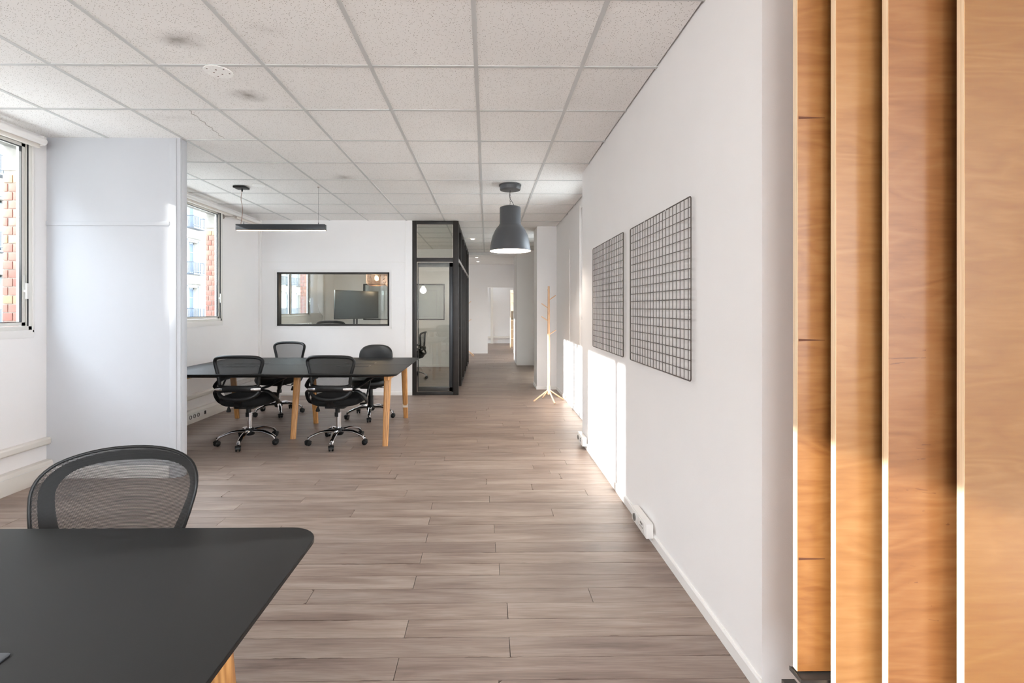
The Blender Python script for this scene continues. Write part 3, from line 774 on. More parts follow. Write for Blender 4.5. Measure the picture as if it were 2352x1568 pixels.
def cushion(name, m, t, w, d, z0, z1, cy=0, ex=3.2, parent_bevel=0):
    """rounded pad: stacked superellipse outlines"""
    mb = MB(); n = 36; rings = []
    lay = [(z0, .86), (z0+.012, .95), (z0+(z1-z0)*.45, 1.0), (z1-.018, .985), (z1-.006, .93), (z1, .80), (z1+.001, .4)]
    vs = []
    for (z, s) in lay:
        for j in range(n):
            a = 2*PI*j/n; c, q = math.cos(a), math.sin(a)
            r = (abs(c)**ex+abs(q)**ex)**(-1/ex)
            vs.append((r*c*w/2*s, cy+r*q*d/2*s, z-(.012 if (q > .6) else 0)*q))
    fs = []
    for i in range(len(lay)-1):
        for j in range(n): fs.append((i*n+j, i*n+(j+1) % n, (i+1)*n+(j+1) % n, (i+1)*n+j))
    fs += [tuple(range(n-1, -1, -1)), tuple((len(lay)-1)*n+j for j in range(n))]
    mb.add(vs, fs); return mb.build(name, m, t, 50)

def back_pt(u, z, w):   # curved, leaning back surface (chair faces +y)
    return Vector((u*w, -.235-.10*(z-.5)+.055*u*u, z))
def mesh_chair(name, label, group, kind=0, rot=.3):
    t = tag(empty(name), label, 'chair', group)
    chair_base(t, rot, False)
    cushion('seat', 'black_fabric', t, .50, .47, .405, .495, .01)
    # half width of the back as function of height
    key = [(.62, .185), (.66, .190), (.72, .200), (.78, .215), (.83, .228), (.865, .226), (.888, .195), (.898, .13), (.901, .05)]
    side = [(w, z) for z, w in key]
    loop = [back_pt(1, z, w) if False else Vector((w, -.235-.10*(z-.5)+1.0*w*w, z)) for w, z in side]
    loop = loop+[Vector((-p.x, p.y, p.z)) for p in reversed(loop)]
    loop += [Vector((-.15, -.232, .607)), Vector((-.05, -.246, .604)), Vector((.05, -.246, .604)), Vector((.15, -.232, .607))]
    P = smooth_path(loop, 3, True)
    bf = MB().tube(P, .0165, 8, True, flat=(1.1, 1.0, (0, 1, 0))).build('back_frame', 'black_plastic', t, 60)
    # mesh panel over the frame and down behind the lumbar loop
    def sheet(rows, m, nm, par, off=0):
        mb = MB(); nx = 10; vs = []
        for (z, w) in rows:
            for i in range(nx+1):
                u = -1+2*i/nx; x = u*w
                vs.append((x, -.235-.10*(z-.5)+1.0*x*x+off, z))
        fs = [(r*(nx+1)+i, r*(nx+1)+i+1, (r+1)*(nx+1)+i+1, (r+1)*(nx+1)+i) for r in range(len(rows)-1) for i in range(nx)]
        return mb.add(vs, fs).build(nm, m, par, 60)
    rows = [(.60, .175), (.66, .188), (.72, .198), (.78, .213), (.83, .226), (.865, .222), (.888, .19), (.897, .12)]
    sheet(rows, 'mesh', 'back_mesh', t)
    sheet([(.49, .12), (.51, .15), (.55, .165), (.60, .175)], 'mesh', 'lumbar_mesh', t, .03)
    # lumbar bar with chrome end caps
    lb = []
    for i in range(13):
        x = -.215+.43*i/12; lb.append((x, -.262+1.0*x*x, .585+.008*math.cos(x*12)))
    bar_ = MB().tube(lb, .026, 8, flat=(1.2, .45, (0, 0, 1))).build('lumbar_bar', 'black_plastic', t, 60)
    for s in (-1, 1):
        pts = [(s*(.135+.02*k), -.272+1.0*(.135+.02*k)**2, .586) for k in range(5)]
        MB().tube(pts, [.012, .016, .017, .017, .015], 8, flat=(1.1, .8, (0, 0, 1))).build('end_cap', 'chrome', bar_, 60)
    # lower oval loop
    ov = [(.2, -.215, .565), (.17, -.235, .525), (.10, -.262, .497), (0, -.27, .487), (-.10, -.262, .497), (-.17, -.235, .525), (-.2, -.215, .565)]
    MB().tube(smooth_path(ov, 4), .021, 8, flat=(1.0, .7, (0, 0, 1))).build('lumbar_loop', 'black_plastic', t, 60)
    st = MB().tube([(0, -.265, .49), (0, -.22, .42), (0, -.1, .39)], .02, 8, flat=(1.8, .7, (1, 0, 0))).build('back_support', 'black_plastic', t, 60)
    for s in (-1, 1):
        up = smooth_path([(s*.20, -.215, .585), (s*.255, -.17, .60), (s*.285, -.08, .625), (s*.298, .04, .645), (s*.292, .13, .645)], 4)
        n = len(up); arm = MB().tube(up, [.021+.009*min(1, max(0, (i-n*.45)/(n*.3))) for i in range(n)], 8, flat=(.62, 1.0, (0, 0, 1))).build('armrest', 'black_plastic', t, 60)
        lo = smooth_path([(s*.205, -.21, .575), (s*.262, -.155, .545), (s*.292, -.07, .47), (s*.285, .0, .41), (s*.22, .03, .392)], 4)
        MB().tube(lo, .019, 8, flat=(1.4, .6, (0, 1, 0))).tube(smooth_path([(s*.296, .10, .638), (s*.297, .03, .56), (s*.293, -.045, .455)], 4), .009, 8).build('arm_brace', 'black_plastic', arm, 60)
    return t
ch1 = mesh_chair('office_chair', 'black mesh office chair, leftmost on the near side of the far table', 'mesh chairs round the far table', rot=1.05)
ch1.location = (-2.405, 4.84, 0)
ch2 = copy_tree(ch1); ch2['label'] = 'black mesh office chair on the near side of the far table, right of its twin'; ch2.location = (-1.505, 4.84, 0); ch2.rotation_euler = (0, 0, math.radians(-3))
ch3 = copy_tree(ch1); ch3['label'] = 'black mesh office chair behind the far table, facing the camera'; ch3.location = (-2.71, 6.2, 0); ch3.rotation_euler = (0, 0, PI-math.radians(14))

def task_chair():
    t = tag(empty('task_chair'), 'black padded office chair with solid rounded back behind the far table', 'chair')
    chair_base(t, .55, True)
    cushion('seat', 'black_leather', t, .48, .46, .405, .50, 0, 2.6)
    mb = MB(); n = 40; lay = [(-.05, .55), (-.05, .80), (-.042, .94), (-.02, 1.0), (.0, .985), (.012, .9), (.014, .5)]
    vs = []
    for (dy, s) in lay:
        for j in range(n):
            a = 2*PI*j/n; c, q = math.cos(a), math.sin(a); ex = 3.0
            r = (abs(c)**ex+abs(q)**ex)**(-1/ex)
            x = r*c*.222*s; z = r*q*.17*s
            x *= 1+.0*z
            vs.append((x, -.25+dy+1.0*x*x-.05*z, .72+z))
    fs = [(i*n+j, i*n+(j+1) % n, (i+1)*n+(j+1) % n, (i+1)*n+j) for i in range(len(lay)-1) for j in range(n)]
    fs += [tuple(range(n-1, -1, -1)), tuple((len(lay)-1)*n+j for j in range(n))]
    mb.add(vs, fs).build('backrest', 'black_leather', t, 60)
    MB().tube([(0, -.05, .39), (0, -.22, .40), (0, -.29, .46), (0, -.29, .62)], .022, 8, flat=(1.6, .5, (1, 0, 0))).build('back_support', 'black_plastic', t, 60)
    return t
tk4 = task_chair(); tk4.location = (-1.46, 5.98, 0); tk4.rotation_euler = (0, 0, PI-math.radians(4))

# large mesh chair at the near table (wide see-through back)
def big_mesh_chair():
    t = tag(empty('office_chair'), 'large black see-through mesh office chair pushed against the near black table', 'chair')
    chair_base(t, .2, False)
    cushion('seat', 'black_fabric', t, .52, .48, .405, .49, .02)
    half = [(.50, .165), (.56, .190), (.62, .208), (.68, .226), (.74, .240), (.79, .246), (.83, .236), (.862, .205), (.882, .15), (.893, .08), (.896, .0)]
    def S3(x, z, off=0): return Vector((x, -.25-.36*(z-.5)+1.1*x*x+off, z))
    # mesh sheet
    mb = MB(); nx = 16; vs = []
    zz = []
    for i in range(len(half)-1):
        for k in range(3):
            f = k/3; zz.append((half[i][0]*(1-f)+half[i+1][0]*f, half[i][1]*(1-f)+half[i+1][1]*f))
    zz.append((.8955, .03))
    for (z, w) in zz:
        for i in range(nx+1): vs.append(S3((-1+2*i/nx)*w, z))
    fs = [(r*(nx+1)+i, r*(nx+1)+i+1, (r+1)*(nx+1)+i+1, (r+1)*(nx+1)+i) for r in range(len(zz)-1) for i in range(nx)]
    mb.add(vs, fs).build('back_mesh', 'mesh_near', t, 60)
    # thin outer rim and wide inner band behind the mesh
    right = [(w, z) for z, w in half]; outl = right+[(-w, z) for w, z in reversed(right[:-1])]
    rim = smooth_path([S3(x, z, -.004) for x, z in outl], 3)
    MB().tube(rim, .0055, 8).build('back_rim', 'black_plastic', t, 60)
    def off_out(d):
        res = []
        for (x, z) in outl:
            cx, cz = 0, .66
            v = Vector((x-cx, z-cz)); k = (v.length-d)/v.length
            res.append((cx+v.x*k, cz+v.y*k if z > .6 else z))
        return res
    A, B = off_out(.012), off_out(.046)
    Pa = smooth_path([S3(x, z, -.014) for x, z in A], 3); Pb = smooth_path([S3(x, z, -.030) for x, z in B], 3)
    Pc = smooth_path([S3(x, z, -.030) for x, z in A], 3)
    n = len(Pa); vs = Pa+Pb+Pc
    fs = [(i, i+1, n+i+1, n+i) for i in range(n-1)]+[(n+i, n+i+1, 2*n+i+1, 2*n+i) for i in range(n-1)]+[(2*n+i, 2*n+i+1, i+1, i) for i in range(n-1)]
    MB().add(vs, fs).build('back_frame', 'black_plastic', t, 50)
    MB().tube([(0, -.05, .39), (0, -.24, .40), (0, -.33, .48), (0, -.32, .56)], .024, 8, flat=(2.0, .5, (1, 0, 0))).build('back_support', 'black_plastic', t, 60)
    MB().tube([(-.17, -.235, .52), (0, -.29, .51), (.17, -.235, .52)], .016, 8).build('lumbar_bar', 'black_plastic', t, 60)
    for s in (-1, 1):
        MB().tube(smooth_path([(s*.17, -.22, .54), (s*.28, -.1, .60), (s*.30, .1, .635)], 4), .016, 8, flat=(.7, 1.2, (0, 0, 1))).build('armrest', 'black_plastic', t, 60)
    return t
bc = big_mesh_chair(); bc.location = (-1.165, 1.24, 0); bc.rotation_euler = (0, 0, PI+math.radians(5))

# ------------------------------------------------------------------ tables
def table(x0, x1, y0, y1, label, mids, hatches, group):
    h = .735; t = tag(empty('office_table', ((x0+x1)/2, (y0+y1)/2, 0)), label, 'table', group)
    cx, cy = (x0+x1)/2, (y0+y1)/2
    W, D = x1-x0, y1-y0; s = .004
    for sg in (-1, 1):
        if sg < 0: o = rrect(-W/2, W/2, -D/2, -s, .085, 8, (1, 1, 0, 0))
        else: o = rrect(-W/2, W/2, s, D/2, .085, 8, (0, 0, 1, 1))
        n = len(o)
        def inset(p, k): 
            m_ = .5*(s+D/2)*sg
            return (p[0]*(1-2*k/W), (p[1]-m_)*(1-2*k/(D/2))+m_) if True else p
        lay = [(h-.026, .022), (h-.010, .0), (h-.0015, .0), (h, .0015)]
        vs = []
        for z, k in lay: vs += [(*inset(p, k), z) for p in o]
        fs = [tuple(range(n-1, -1, -1)), tuple(3*n+j for j in range(n))]
        for i in range(3): fs += [(i*n+j, i*n+(j+1) % n, (i+1)*n+(j+1) % n, (i+1)*n+j) for j in range(n)]
        MB().add(vs, fs).build('tabletop', 'table_black', t, 30)
    # black under-frame rails
    fr = MB()
    for sy_ in (-1, 1):
        for yy in (D*.33, ):
            fr.box(-W/2+.16, W/2-.16, sy_*yy-.02, sy_*yy+.02, h-.066, h-.026)
    fr.build('under_rail', 'black_metal', t, bevel=.002)
    for (mx, fy) in mids:       # trestles: x position, foot distance from the centre
        b = MB(); hh = h-.026
        b.box(mx-.022, mx+.022, -fy*.93, fy*.93, hh-.07, hh); b.build('crossbeam', 'oak', t, bevel=.004)
        for sg in (-1, 1):
            top, bot = Vector((mx, sg*(fy-.13), hh)), Vector((mx, sg*fy, 0))
            sec = rrect(-.033, .033, -.021, .021, .016, 4)
            n = len(sec); vs = []
            for q, k in ((bot, .82), (top, 1.12)): vs += [(q.x+p[0]*k, q.y+p[1]*k, q.z) for p in sec]
            fs = [tuple(range(n-1, -1, -1)), tuple(n+j for j in range(n))]+[(j, (j+1) % n, n+(j+1) % n, n+j) for j in range(n)]
            MB().add(vs, fs).build('leg', 'oak', t, 50)
    for (hx, hy, w, d) in hatches:
        f = MB().prism(rrect(hx-w/2, hx+w/2, hy-d/2, hy+d/2, .008, 3), h-.002, h+.0025).build('cable_hatch', 'slate', t, bevel=.001)
        MB().prism(rrect(hx-w/2+.008, hx+w/2-.008, hy-d/2+.008, hy+d/2-.03, .004, 2), h+.001, h+.0032).build('lid', 'table_black', f)
        MB().box(hx-w/2+.02, hx+w/2-.02, hy+d/2-.026, hy+d/2-.010, h+.0026, h+.0030).build('cable_gap', 'gasket', f)
    return t
TW = 2.39
far_t = table(-3.25, -.86, 4.55, 6.1, 'long black-topped table with oak legs before the back wall', [(-TW/2+.15, .60), (.025, .335), (TW/2-.15, .60)], [(.60, -.13, .36, .12), (.60, .13, .36, .12), (-.62, -.13, .36, .12), (-.62, .13, .36, .12)], None)
tp = MB().box(.008, .0, -.003, .0, 0, .05)
l = [c for c in kids(far_t) if c.name.startswith('leg')]
MB().box(-.032, .032, -.024, -.0205, .14, .185).build('tape', 'tape', [c for c in kids(far_t) if c.name.startswith('leg')][-1]).location = (TW/2-.15, .575, 0)
near_t = table(-2.865, -.475, -.17, 1.38, 'black table top filling the lower left corner, oak leg below', [(-TW/2+.15, .60), (0, .40), (TW/2-.15, .60)], [(.60, .21, .40, .13), (-.62, .21, .40, .13)], None)

# ------------------------------------------------------------------ wire grids on the right wall
def wire_grid(y0, y1, z0, z1, lab):
    t = tag(empty('wire_grid', (XR-.02, y0, z0)), lab, 'grid', 'wire grids on the right wall')
    W, Hh = y1-y0, z1-z0; r = .0022
    fr = rrect(0, W, 0, Hh, .012, 3)
    MB().tube([(0, a, b) for a, b in fr], .0032, 6, True).build('frame', 'grid_wire', t, 60)
    v = MB().tube([(0, 0, 0), (0, 0, Hh)], r, 5).build('wire', 'grid_wire', t, 60); hz = MB().tube([(0, 0, 0), (0, W, 0)], r, 5).build('wire', 'grid_wire', t, 60)
    nv = 20; m = .022
    for k in range(nv):
        o = v if k == 0 else v.copy()
        if k: C.objects.link(o); o.parent = t
        o.location = (-.003, m+(W-2*m)*k/(nv-1), 0)
    nh = 18
    for k in range(1, nh):
        o = hz if k == 1 else hz.copy()
        if k > 1: C.objects.link(o); o.parent = t
        o.location = (.001, 0, Hh*k/nh)
    for yy in (.3, W-.3):
        MB().tube([(.02, yy, Hh+.002), (-.006, yy, Hh+.002), (-.006, yy, Hh-.01)], .002, 5).build('hook', 'trim', t, 60)
    return t
wire_grid(3.305, 4.255, 1.027, 1.90, 'smaller looking dark wire grid on the right wall, farther from the camera')
wire_grid(2.208, 3.146, 1.027, 1.893, 'dark wire grid on the right wall, nearer the plywood boards')

# ------------------------------------------------------------------ plywood boards
PB = [(1.32, .870, .50, .352, 'ply1', 'leftmost plywood board standing on the black tray'),
      (1.265, .938, .50, 0, 'ply2', 'second plywood board from the left, smooth pale face'),
      (1.21, 1.033, .60, 0, 'ply3', 'third plywood board from the left with dark grain flecks'),
      (1.15, 1.170, .75, 0, 'ply4', 'rightmost and nearest plywood board at the picture edge')]
for i, (y, x, w, z0, m, lab) in enumerate(PB):
    t = tag(empty('plywood_board', (x, y, z0)), lab, 'board', None)
    z1 = 2.62-z0
    MB().box(.001, w, 0, .018, 0, z1).build('panel', m, t)
    MB().box(0, .001, 0, .018, 0, z1).build('edge', 'ply_edge', t)
    if i == 0:
        for zc in (1.903, 1.28, .667):
            q = zc-z0
            MB().prism([(.004, q-.0035), (.078, q-.0005), (.078, q+.0005), (.004, q+.0035)], -.0006, .001, 'y').build('slot', 'slot', t)
t = tag(empty('metal_stand', (.87, 1.30, 0)), 'black metal stand with a flat tray under the leftmost plywood board', 'stand')
MB().box(-.004, .16, -.005, .045, .338, .3475).build('tray', 'black_metal', t, bevel=.0015)
MB().box(-.006, -.004, -.007, .045, .337, .349).build('lip', 'black_metal', t)
MB().box(-.004, .16, -.009, -.005, .336, .349).build('front_rail', 'black_metal', t)
MB().tube([(.062, .02, .006), (.062, .02, .338)], .0085, 12).build('pole', 'black_metal', t, 50)
MB().prism(rrect(-.10, .16, -.008, .16, .02, 4), 0, .008).build('base_plate', 'black_metal', t, bevel=.002)
MB().tube([(.062, .02, .25), (.015, .066, .27)], .006, 8).box(-.008, .03, .06, .078, .268, .285).build('side_clamp', 'black_metal', t, 40)

# ------------------------------------------------------------------ pendant dome lamp
t = tag(empty('dome_pendant', (.262, 5.29, H)), 'large grey bell-shaped pendant lamp hanging on a chain', 'lamp')
MB().lathe([(0, -.055), (.112, -.055), (.115, -.05), (.118, -.012), (.124, -.010), (.124, 0), (0, 0)], n=36).build('canopy', 'lamp_grey', t, 40)
links = 9
for k in range(links):
    zc = -.068-.0205*k; e = []
    for j in range(10):
        a = 2*PI*j/10; u = .006*math.cos(a); w_ = .013*math.sin(a)
        e.append((u, 0, zc+w_) if k % 2 else (0, u, zc+w_))
    MB().tube(e, .0016, 5, True).build('chain_link', 'black_metal', t, 60)
MB().tube(smooth_path([(0, 0, -.05), (-.008, 0, -.12), (.004, .0, -.16), (.03, 0, -.20), (.045, 0, -.245), (.058, 0, -.25)], 4), .003, 6).build('cord', 'black_plastic', t, 60)
prof = [(.0, -.243), (.10, -.243), (.112, -.247), (.118, -.258), (.1175, -.43), (.121, -.437), (.124, -.442), (.124, -.448), (.15, -.475), (.175, -.515), (.197, -.565), (.211, -.62), (.221, -.68), (.226, -.715), (.231, -.735)]
inner = [(r-.003, z-.0) for r, z in reversed(prof[8:])]+[(.115, -.446), (.115, -.26), (0, -.25)]
MB().lathe(prof+[(.228, -.736)], n=48, caps=False).build('shade', 'lamp_grey', t, 50)
MB().lathe([(.2275, -.735)]+inner, n=48, caps=False).build('shade_lining', 'lamp_white', t, 50)
MB().lathe([(0, -.57), (.03, -.565), (.046, -.535), (.04, -.495), (.02, -.46), (0, -.46)], n=20).build('bulb', 'glow_bulb', t, 60)
MB().lathe([(.02, -.462), (.022, -.40), (.0, -.40)], n=16).build('bulb_holder', 'gasket', t, 50)
pl = bpy.data.lights.new('dome_light', 'POINT'); pl.energy = 24; pl.color = (1, .88, .76); pl.shadow_soft_size = .04
po = bpy.data.objects.new('dome_light', pl); C.objects.link(po); po.location = (.262, 5.29, H-.63)

# linear LED pendant
t = tag(empty('linear_pendant', (-2.326, 5.39, 2.246)), 'slim black linear pendant lamp with a warm light strip', 'lamp')
MB().box(-.5, .5, -.03, .03, .006, .068).box(-.5, .5, -.03, -.025, 0, .006).box(-.5, .5, .025, .03, 0, .006).build('body', 'slate', t, bevel=.0015)
MB().box(-.494, .494, -.024, .024, .0005, .006).build('diffuser', 'glow_warm', t)
MB().box(-.515+.0, -.385, -.06, .06, .472, .494).build('ceiling_mount', 'black_plastic', t, bevel=.002)
MB().tube([(-.44, 0, .44), (-.44, 0, .475)], .009, 8).build('cord_grip', 'black_plastic', t, 50)
MB().tube(smooth_path([(-.44, 0, .45), (-.452, 0, .36), (-.438, 0, .27), (-.436, 0, .2), (-.455, 0, .068)], 5), .0028, 6).build('cord', 'copper_wire', t, 60)
for sx, zt in ((-.42, .10), (.42, .494)):
    MB().tube([(sx, 0, .066), (sx, 0, zt)], .0012, 5).tube([(sx, 0, .066), (sx, 0, .09)], .004, 6).build('suspension_wire', 'black_metal', t, 60)
MB().lathe([(0, .482), (.008, .482), (.012, .494), (0, .494)], (.42, 0, 0), 10).build('wire_anchor', 'steel_light', t, 50)

# globe pendants over the part of the office behind the camera
for i, (x, y) in enumerate(((-2.1, -.7), (-.3, -1.1), (.9, -1.7), (-1.2, -1.9))):
    t = tag(empty('globe_pendant', (x, y, 2.05)), ('white globe pendant lamp behind the camera, near the left wall', 'white globe pendant lamp straight behind the camera', 'white globe pendant lamp behind the camera on the plywood side', 'white globe pendant lamp nearest the rear wall')[i], 'lamp', 'globe pendants behind the camera')
    MB().lathe([(0, -.06)]+[(.06*math.cos(a), .06*math.sin(a)) for a in [-PI/2+PI*k/8 for k in range(1, 8)]]+[(0, .06)], n=20).build('bulb', 'glow_globe', t, 60)
    MB().tube([(0, 0, .055), (0, 0, .11)], .02, 10).tube([(0, 0, .1), (0, 0, H-2.05)], .003, 6).build('cord', 'black_plastic', t, 50)
    pl = bpy.data.lights.new('globe_light', 'POINT'); pl.energy = 26; pl.color = (1, .97, .93); pl.shadow_soft_size = .1
    po = bpy.data.objects.new('globe_light', pl); C.objects.link(po); po.location = (x, y, 1.95)

# recessed spots in the corridor ceiling
for i, (x, y, z, l) in enumerate(((-.28, 9.44, H, 'lit round ceiling spot nearest, beside the black glass screen'), (-.26, 12.3, H-.06, 'lit ceiling spot in the lowered ceiling, middle of three'), (-.25, 13.4, H-.06, 'lit ceiling spot farthest down the corridor'))):
    s = tag(empty('ceiling_spot', (x, y, z)), l, 'spotlight', 'ceiling spots in the corridor')
    MB().lathe([(.036, -.004), (.05, -.004), (.05, .0), (.036, .0), (.036, -.004)], n=20, caps=False).build('ring', 'trim', s, 40)
    MB().lathe([(0, -.003), (.036, -.003), (.036, 0), (0, 0)], n=16).build('lens', 'glow_spot', s, 40)

# ------------------------------------------------------------------ coat racks
def coat_rack(lab, loc, rz):
    t = tag(empty('coat_rack', loc, rz), lab, 'coat rack', None)
    MB().lathe([(0, .10), (.024, .10), (.024, .22), (.0, .22)], n=14).build('hub', 'birch', t, 50)
    MB().lathe([(0, .2), (.017, .2), (.019, .9), (.019, 1.27), (.014, 1.69), (0, 1.69)], n=12).build('pole', 'birch', t, 50)
    for k in range(4):
        a = k*PI/2+.25
        MB().tube([(.012*math.cos(a), .012*math.sin(a), .16), (.235*math.cos(a), .235*math.sin(a), .008)], .0105, 8).build('leg', 'birch', t, 50)
    for (z, a) in ((1.49, .1), (1.37, PI), (1.18, PI-.1), (.98, -.1), (1.58, PI/2), (1.28, -PI/2-.2)):
        ca, sa = math.cos(a), math.sin(a)
        MB().tube([(.01*ca, .01*sa, z), (.105*ca, .105*sa, z+.065)], .0068, 8).build('peg', 'birch', t, 50)
    return t
cr = coat_rack('pale wooden coat rack with four splayed legs in front of the white column', (.913, 6.98, 0), 0)
cr2 = coat_rack('second wooden coat rack, mostly hidden behind the end of the glass screen', (-.54, 13.5, 0), .5)

# ------------------------------------------------------------------ meeting room contents
t = tag(empty('television', (-2.635, 9.66, 0), math.atan2(.84, .65)), 'flat television on a black floor stand in the meeting room', 'television')
MB().box(-.53, .53, -.02, .02, 1.15, 1.72).build('casing', 'tv_bezel', t, bevel=.004)
MB().box(-.518, .518, -.0215, -.0195, 1.165, 1.71).build('screen', 'tv_screen', t)
for sx in (-.035, .035): MB().tube([(sx, .05, .03), (sx, .05, 1.5)], .016, 10).build('pole', 'black_metal', t, 50)
MB().box(-.15, .15, .02, .05, 1.3, 1.55).build('mount_plate', 'black_metal', t)
MB().prism(rrect(-.35, .35, -.25, .25, .05, 4), .0, .03).build('base', 'black_metal', t, bevel=.004)
def mesh_pendant(x, y, z, lab):
    t = tag(empty('mesh_pendant', (x, y, z)), lab, 'lamp', 'mesh pendants in the meeting room')
    pr = [(.12, 0), (.165, .012), (.19, .045), (.2, .10), (.2, .19), (.185, .24), (.15, .275), (.06, .30), (.02, .31)]
    mb = MB(); n = 28; vs = [(r*math.cos(2*PI*j/n), r*math.sin(2*PI*j/n), q) for r, q in pr for j in range(n)]
    fs = [(i*n+j, i*n+(j+1) % n, (i+1)*n+(j+1) % n, (i+1)*n+j) for i in range(len(pr)-1) for j in range(n)]
    mb.add(vs, fs).build('shade', 'wire_shade', t, 60)
    MB().tube([(.12*math.cos(a), .12*math.sin(a), 0) for a in [2*PI*k/28 for k in range(28)]], .004, 6, True).build('shade_ring', 'copper_wire', t, 60)
    MB().lathe([(0, .09), (.03, .10), (.042, .13), (.034, .165), (.015, .19), (0, .19)], n=16).build('bulb', 'glow_bulb', t, 60)
    MB().tube([(0, 0, .18), (0, 0, .25)], .018, 10).tube([(0, 0, .25), (0, 0, H-z)], .003, 6).build('cord', 'trim', t, 50)
    MB().lathe([(0, 0), (.05, 0), (.05, .03), (0, .03)], (0, 0, H-z-.03), 18).build('canopy', 'trim', t, 40)
    pl = bpy.data.lights.new('pendant_light', 'POINT'); pl.energy = 6; pl.color = (1, .72, .45); pl.shadow_soft_size = .05
    po = bpy.data.objects.new('pendant_light', pl); C.objects.link(po); po.location = (x, y, z-.06)
mesh_pendant(-2.11, 9.1, 1.80, 'lit wire mesh pendant lamp at the upper right of the interior window')
mesh_pendant(-1.92, 9.9, 1.80, 'second wire mesh pendant, partly hidden by the interior window frame')
t = tag(empty('meeting_table', (-2.32, 8.86, 0)), 'white meeting table inside the glazed room', 'table')
MB().prism(rrect(-.42, .42, -.42, .42, .08, 6), .705, .73).build('tabletop', 'trim', t, bevel=.003)
for sx in (-.35, .35):
    for sy_ in (-.35, .35): MB().tube([(sx, sy_, 0), (sx, sy_, .705)], .02, 10).build('leg', 'trim', t, 50)
m1 = copy_tree(ch1); m1.location = (-1.46, 9.2, 0); m1.rotation_euler = (0, 0, math.radians(86)); m1['label'] = 'office chair in the meeting room seen from its side through the glass panel'; m1['group'] = 'chairs in the meeting room'
m2 = copy_tree(ch1); m2.location = (-2.55, 8.0, 0); m2.rotation_euler = (0, 0, 0); m2.scale = (1, 1, 1.27); m2['label'] = 'high-backed chair whose dark top shows below the television'; m2['group'] = 'chairs in the meeting room'
# radiator under the meeting room window
t = tag(empty('radiator', (XL, 8.1, .30)), 'white ribbed radiator under the meeting room window', 'radiator')
MB().box(.03, .05, 0, 1.3, .0, .78).build('back_panel', 'radiator', t, bevel=.003)
for k in range(22): MB().box(.05, .11, .01+.059*k, .045+.059*k, .02, .78).build('fin', 'radiator', t, bevel=.004)
MB().tube([(.08, 1.3, .06), (.08, 1.36, .06), (.08, 1.36, -.30)], .009, 8).build('pipe', 'radiator', t, 50)
t = tag(empty('power_cable', (0, 0, 0)), 'white cable hanging in a loop right of the meeting room window', 'cable')
MB().tube(smooth_path([(XL+.02, 9.95, 1.45), (XL+.03, 9.98, 1.32), (XL+.05, 10.12, 1.22), (XL+.05, 10.18, 1.12), (XL+.03, 10.05, 1.03), (XL+.02, 9.7, 1.0), (XL+.02, 9.45, .98)], 5), .010, 6).build('cable', 'trim', t, 60)
# shelf in the end room
t = tag(empty('shelf_unit', (.82, 16.4, 0)), 'cream shelf unit glimpsed through the right side of the far doorway', 'shelf')
for sx in (0, .78): MB().box(sx, sx+.02, 0, .3, .0, 2.0).build('side_panel', 'shelf', t)
for k in range(6): MB().box(.02, .78, 0, .3, .3+.32*k, .32+.32*k).build('shelf', 'shelf', t)
MB().box(.02, .78, .28, .3, 0, 2.0).build('back_panel', 'shelf', t)

# ------------------------------------------------------------------ the street outside
FX = -20
fb = tag(empty('apartment_building', (FX, 12, -7)), 'pale stone apartment building with iron balconies seen through the left windows', 'building')
fb.location = (0, 0, 0)
bay = 2.6; fh = 3.1; Y0, nb = 13.0, 18
zf = [-6.1+fh*k for k in range(7)]
mb = MB()
for k, z in enumerate(zf):
    mb.box(FX-.4, FX, Y0, Y0+nb*bay, z-.0, z+.55); mb.box(FX-.4, FX, Y0, Y0+nb*bay, z+2.65, z+fh)
    for b in range(nb+1):
        yc = Y0+b*bay; mb.box(FX-.4, FX, max(Y0, yc-.78), min(Y0+nb*bay, yc+.78), z+.55, z+2.65)
mb.box(FX-8, FX-.4, Y0, Y0+nb*bay, -7, zf[-1]+fh)
mb.build('wall', 'stone', fb)
for k, z in enumerate(zf):
    MB().box(FX, FX+.22, Y0, Y0+nb*bay, z+fh-.16, z+fh+.02).box(FX, FX+.12, Y0, Y0+nb*bay, z+fh-.28, z+fh-.16).build('cornice', 'stone', fb)
MB().box(FX-.2, FX+.5, Y0, Y0+nb*bay, zf[-1]+fh, zf[-1]+fh+.35).build('roof_cornice', 'stone', fb)
MB().prism([(FX, zf[-1]+fh+.35), (FX-8, zf[-1]+fh+.35), (FX-6.5, zf[-1]+fh+3.5), (FX-1.5, zf[-1]+fh+3.2)], Y0, Y0+nb*bay, 'y').build('roof', 'zinc', fb)
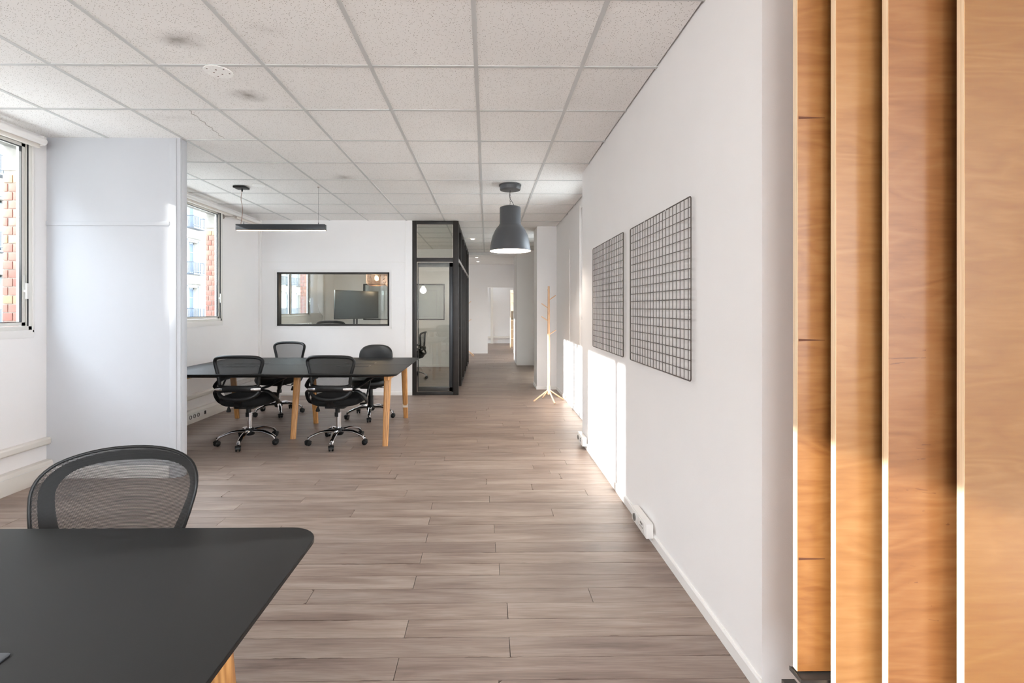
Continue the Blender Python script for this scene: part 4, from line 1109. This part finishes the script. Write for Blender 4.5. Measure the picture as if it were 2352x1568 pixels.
def fwin():
    w = MB(); w.box(-.34, -.28, -.52, .52, .55, 2.65).build
    f = MB(); f.box(-.33, -.27, -.52, -.45, .55, 2.65); f.box(-.33, -.27, .45, .52, .55, 2.65); f.box(-.33, -.27, -.04, .04, .55, 2.65); f.box(-.33, -.27, -.52, .52, 2.55, 2.65); f.box(-.33, -.27, -.52, .52, .55, .65); f.box(-.33, -.28, -.52, .52, 1.95, 2.0)
    f.box(0, .06, -.68, -.54, .5, 2.8); f.box(0, .06, .54, .68, .5, 2.8); f.box(0, .12, -.75, .75, 2.75, 2.9)
    o = f.build('window', 'shutter', fb)
    MB().box(-.32, -.30, -.5, .5, .55, 2.65).build('pane', 'facade_glass', o)
    return o
def fbal():
    g = MB(); g.box(.0, .5, -.72, .72, .42, .5)
    for k in range(13): g.box(.46, .485, -.7+.115*k, -.68+.115*k, .5, 1.25)
    g.box(.45, .5, -.72, .72, 1.22, 1.27); g.box(.45, .5, -.72, .72, .62, .66)
    for s in (-.7, .68):
        g.box(.0, .5, s, s+.02, 1.22, 1.27)
        for q in range(4): g.box(.1*q, .1*q+.02, s, s+.02, .5, 1.22)
    return g.build('balcony', 'iron', fb)
w0 = fwin(); b0 = fbal(); first = True
for k, z in enumerate(zf):
    for b in range(nb):
        loc = (FX, Y0+(b+.5)*bay, z)
        if first: w0.location = loc; b0.location = loc; first = False; continue
        c = w0.copy(); C.objects.link(c); c.location = loc
        p = kids(w0)[0].copy(); C.objects.link(p); p.parent = c
        if k > 0:
            d = b0.copy(); C.objects.link(d); d.location = loc
def side_building(nm, y0, y1, top, lab):
    lb = tag(empty(nm), lab, 'building')
    MB().box(FX-9, FX, y0, y1, -7, top-.3).box(FX-9, FX+.2, y0, y1, top-.3, top).build('wall', 'dark_stone' if top > 10 else 'stone', lb)
    w0 = None; z = -5.6
    while z+2.4 < top:
        y = y0+1.5
        while y+.6 < y1:
            if w0 is None: w0 = MB().box(0, .05, -.5, .5, .0, 2.0).build('window', 'facade_glass', lb)
            else: w0 = w0.copy(); C.objects.link(w0)
            w0.location = (FX, y, z); y += 2.6
        z += 3.1
side_building('low_building', -6.5, 12.9, 7.45, 'lower pale stone building across the street, left of the tall one')
side_building('sky_block_building', -46, -6.5, 16, 'unseen tall stone building added across the street to block sky light')  # unseen mass added to cut sky light falling on the partition
sg = tag(MB().box(-60, 60, -60, 120, -7.2, -7).build('street', 'asphalt'), 'grey street surface below the windows', 'street', kind='structure')
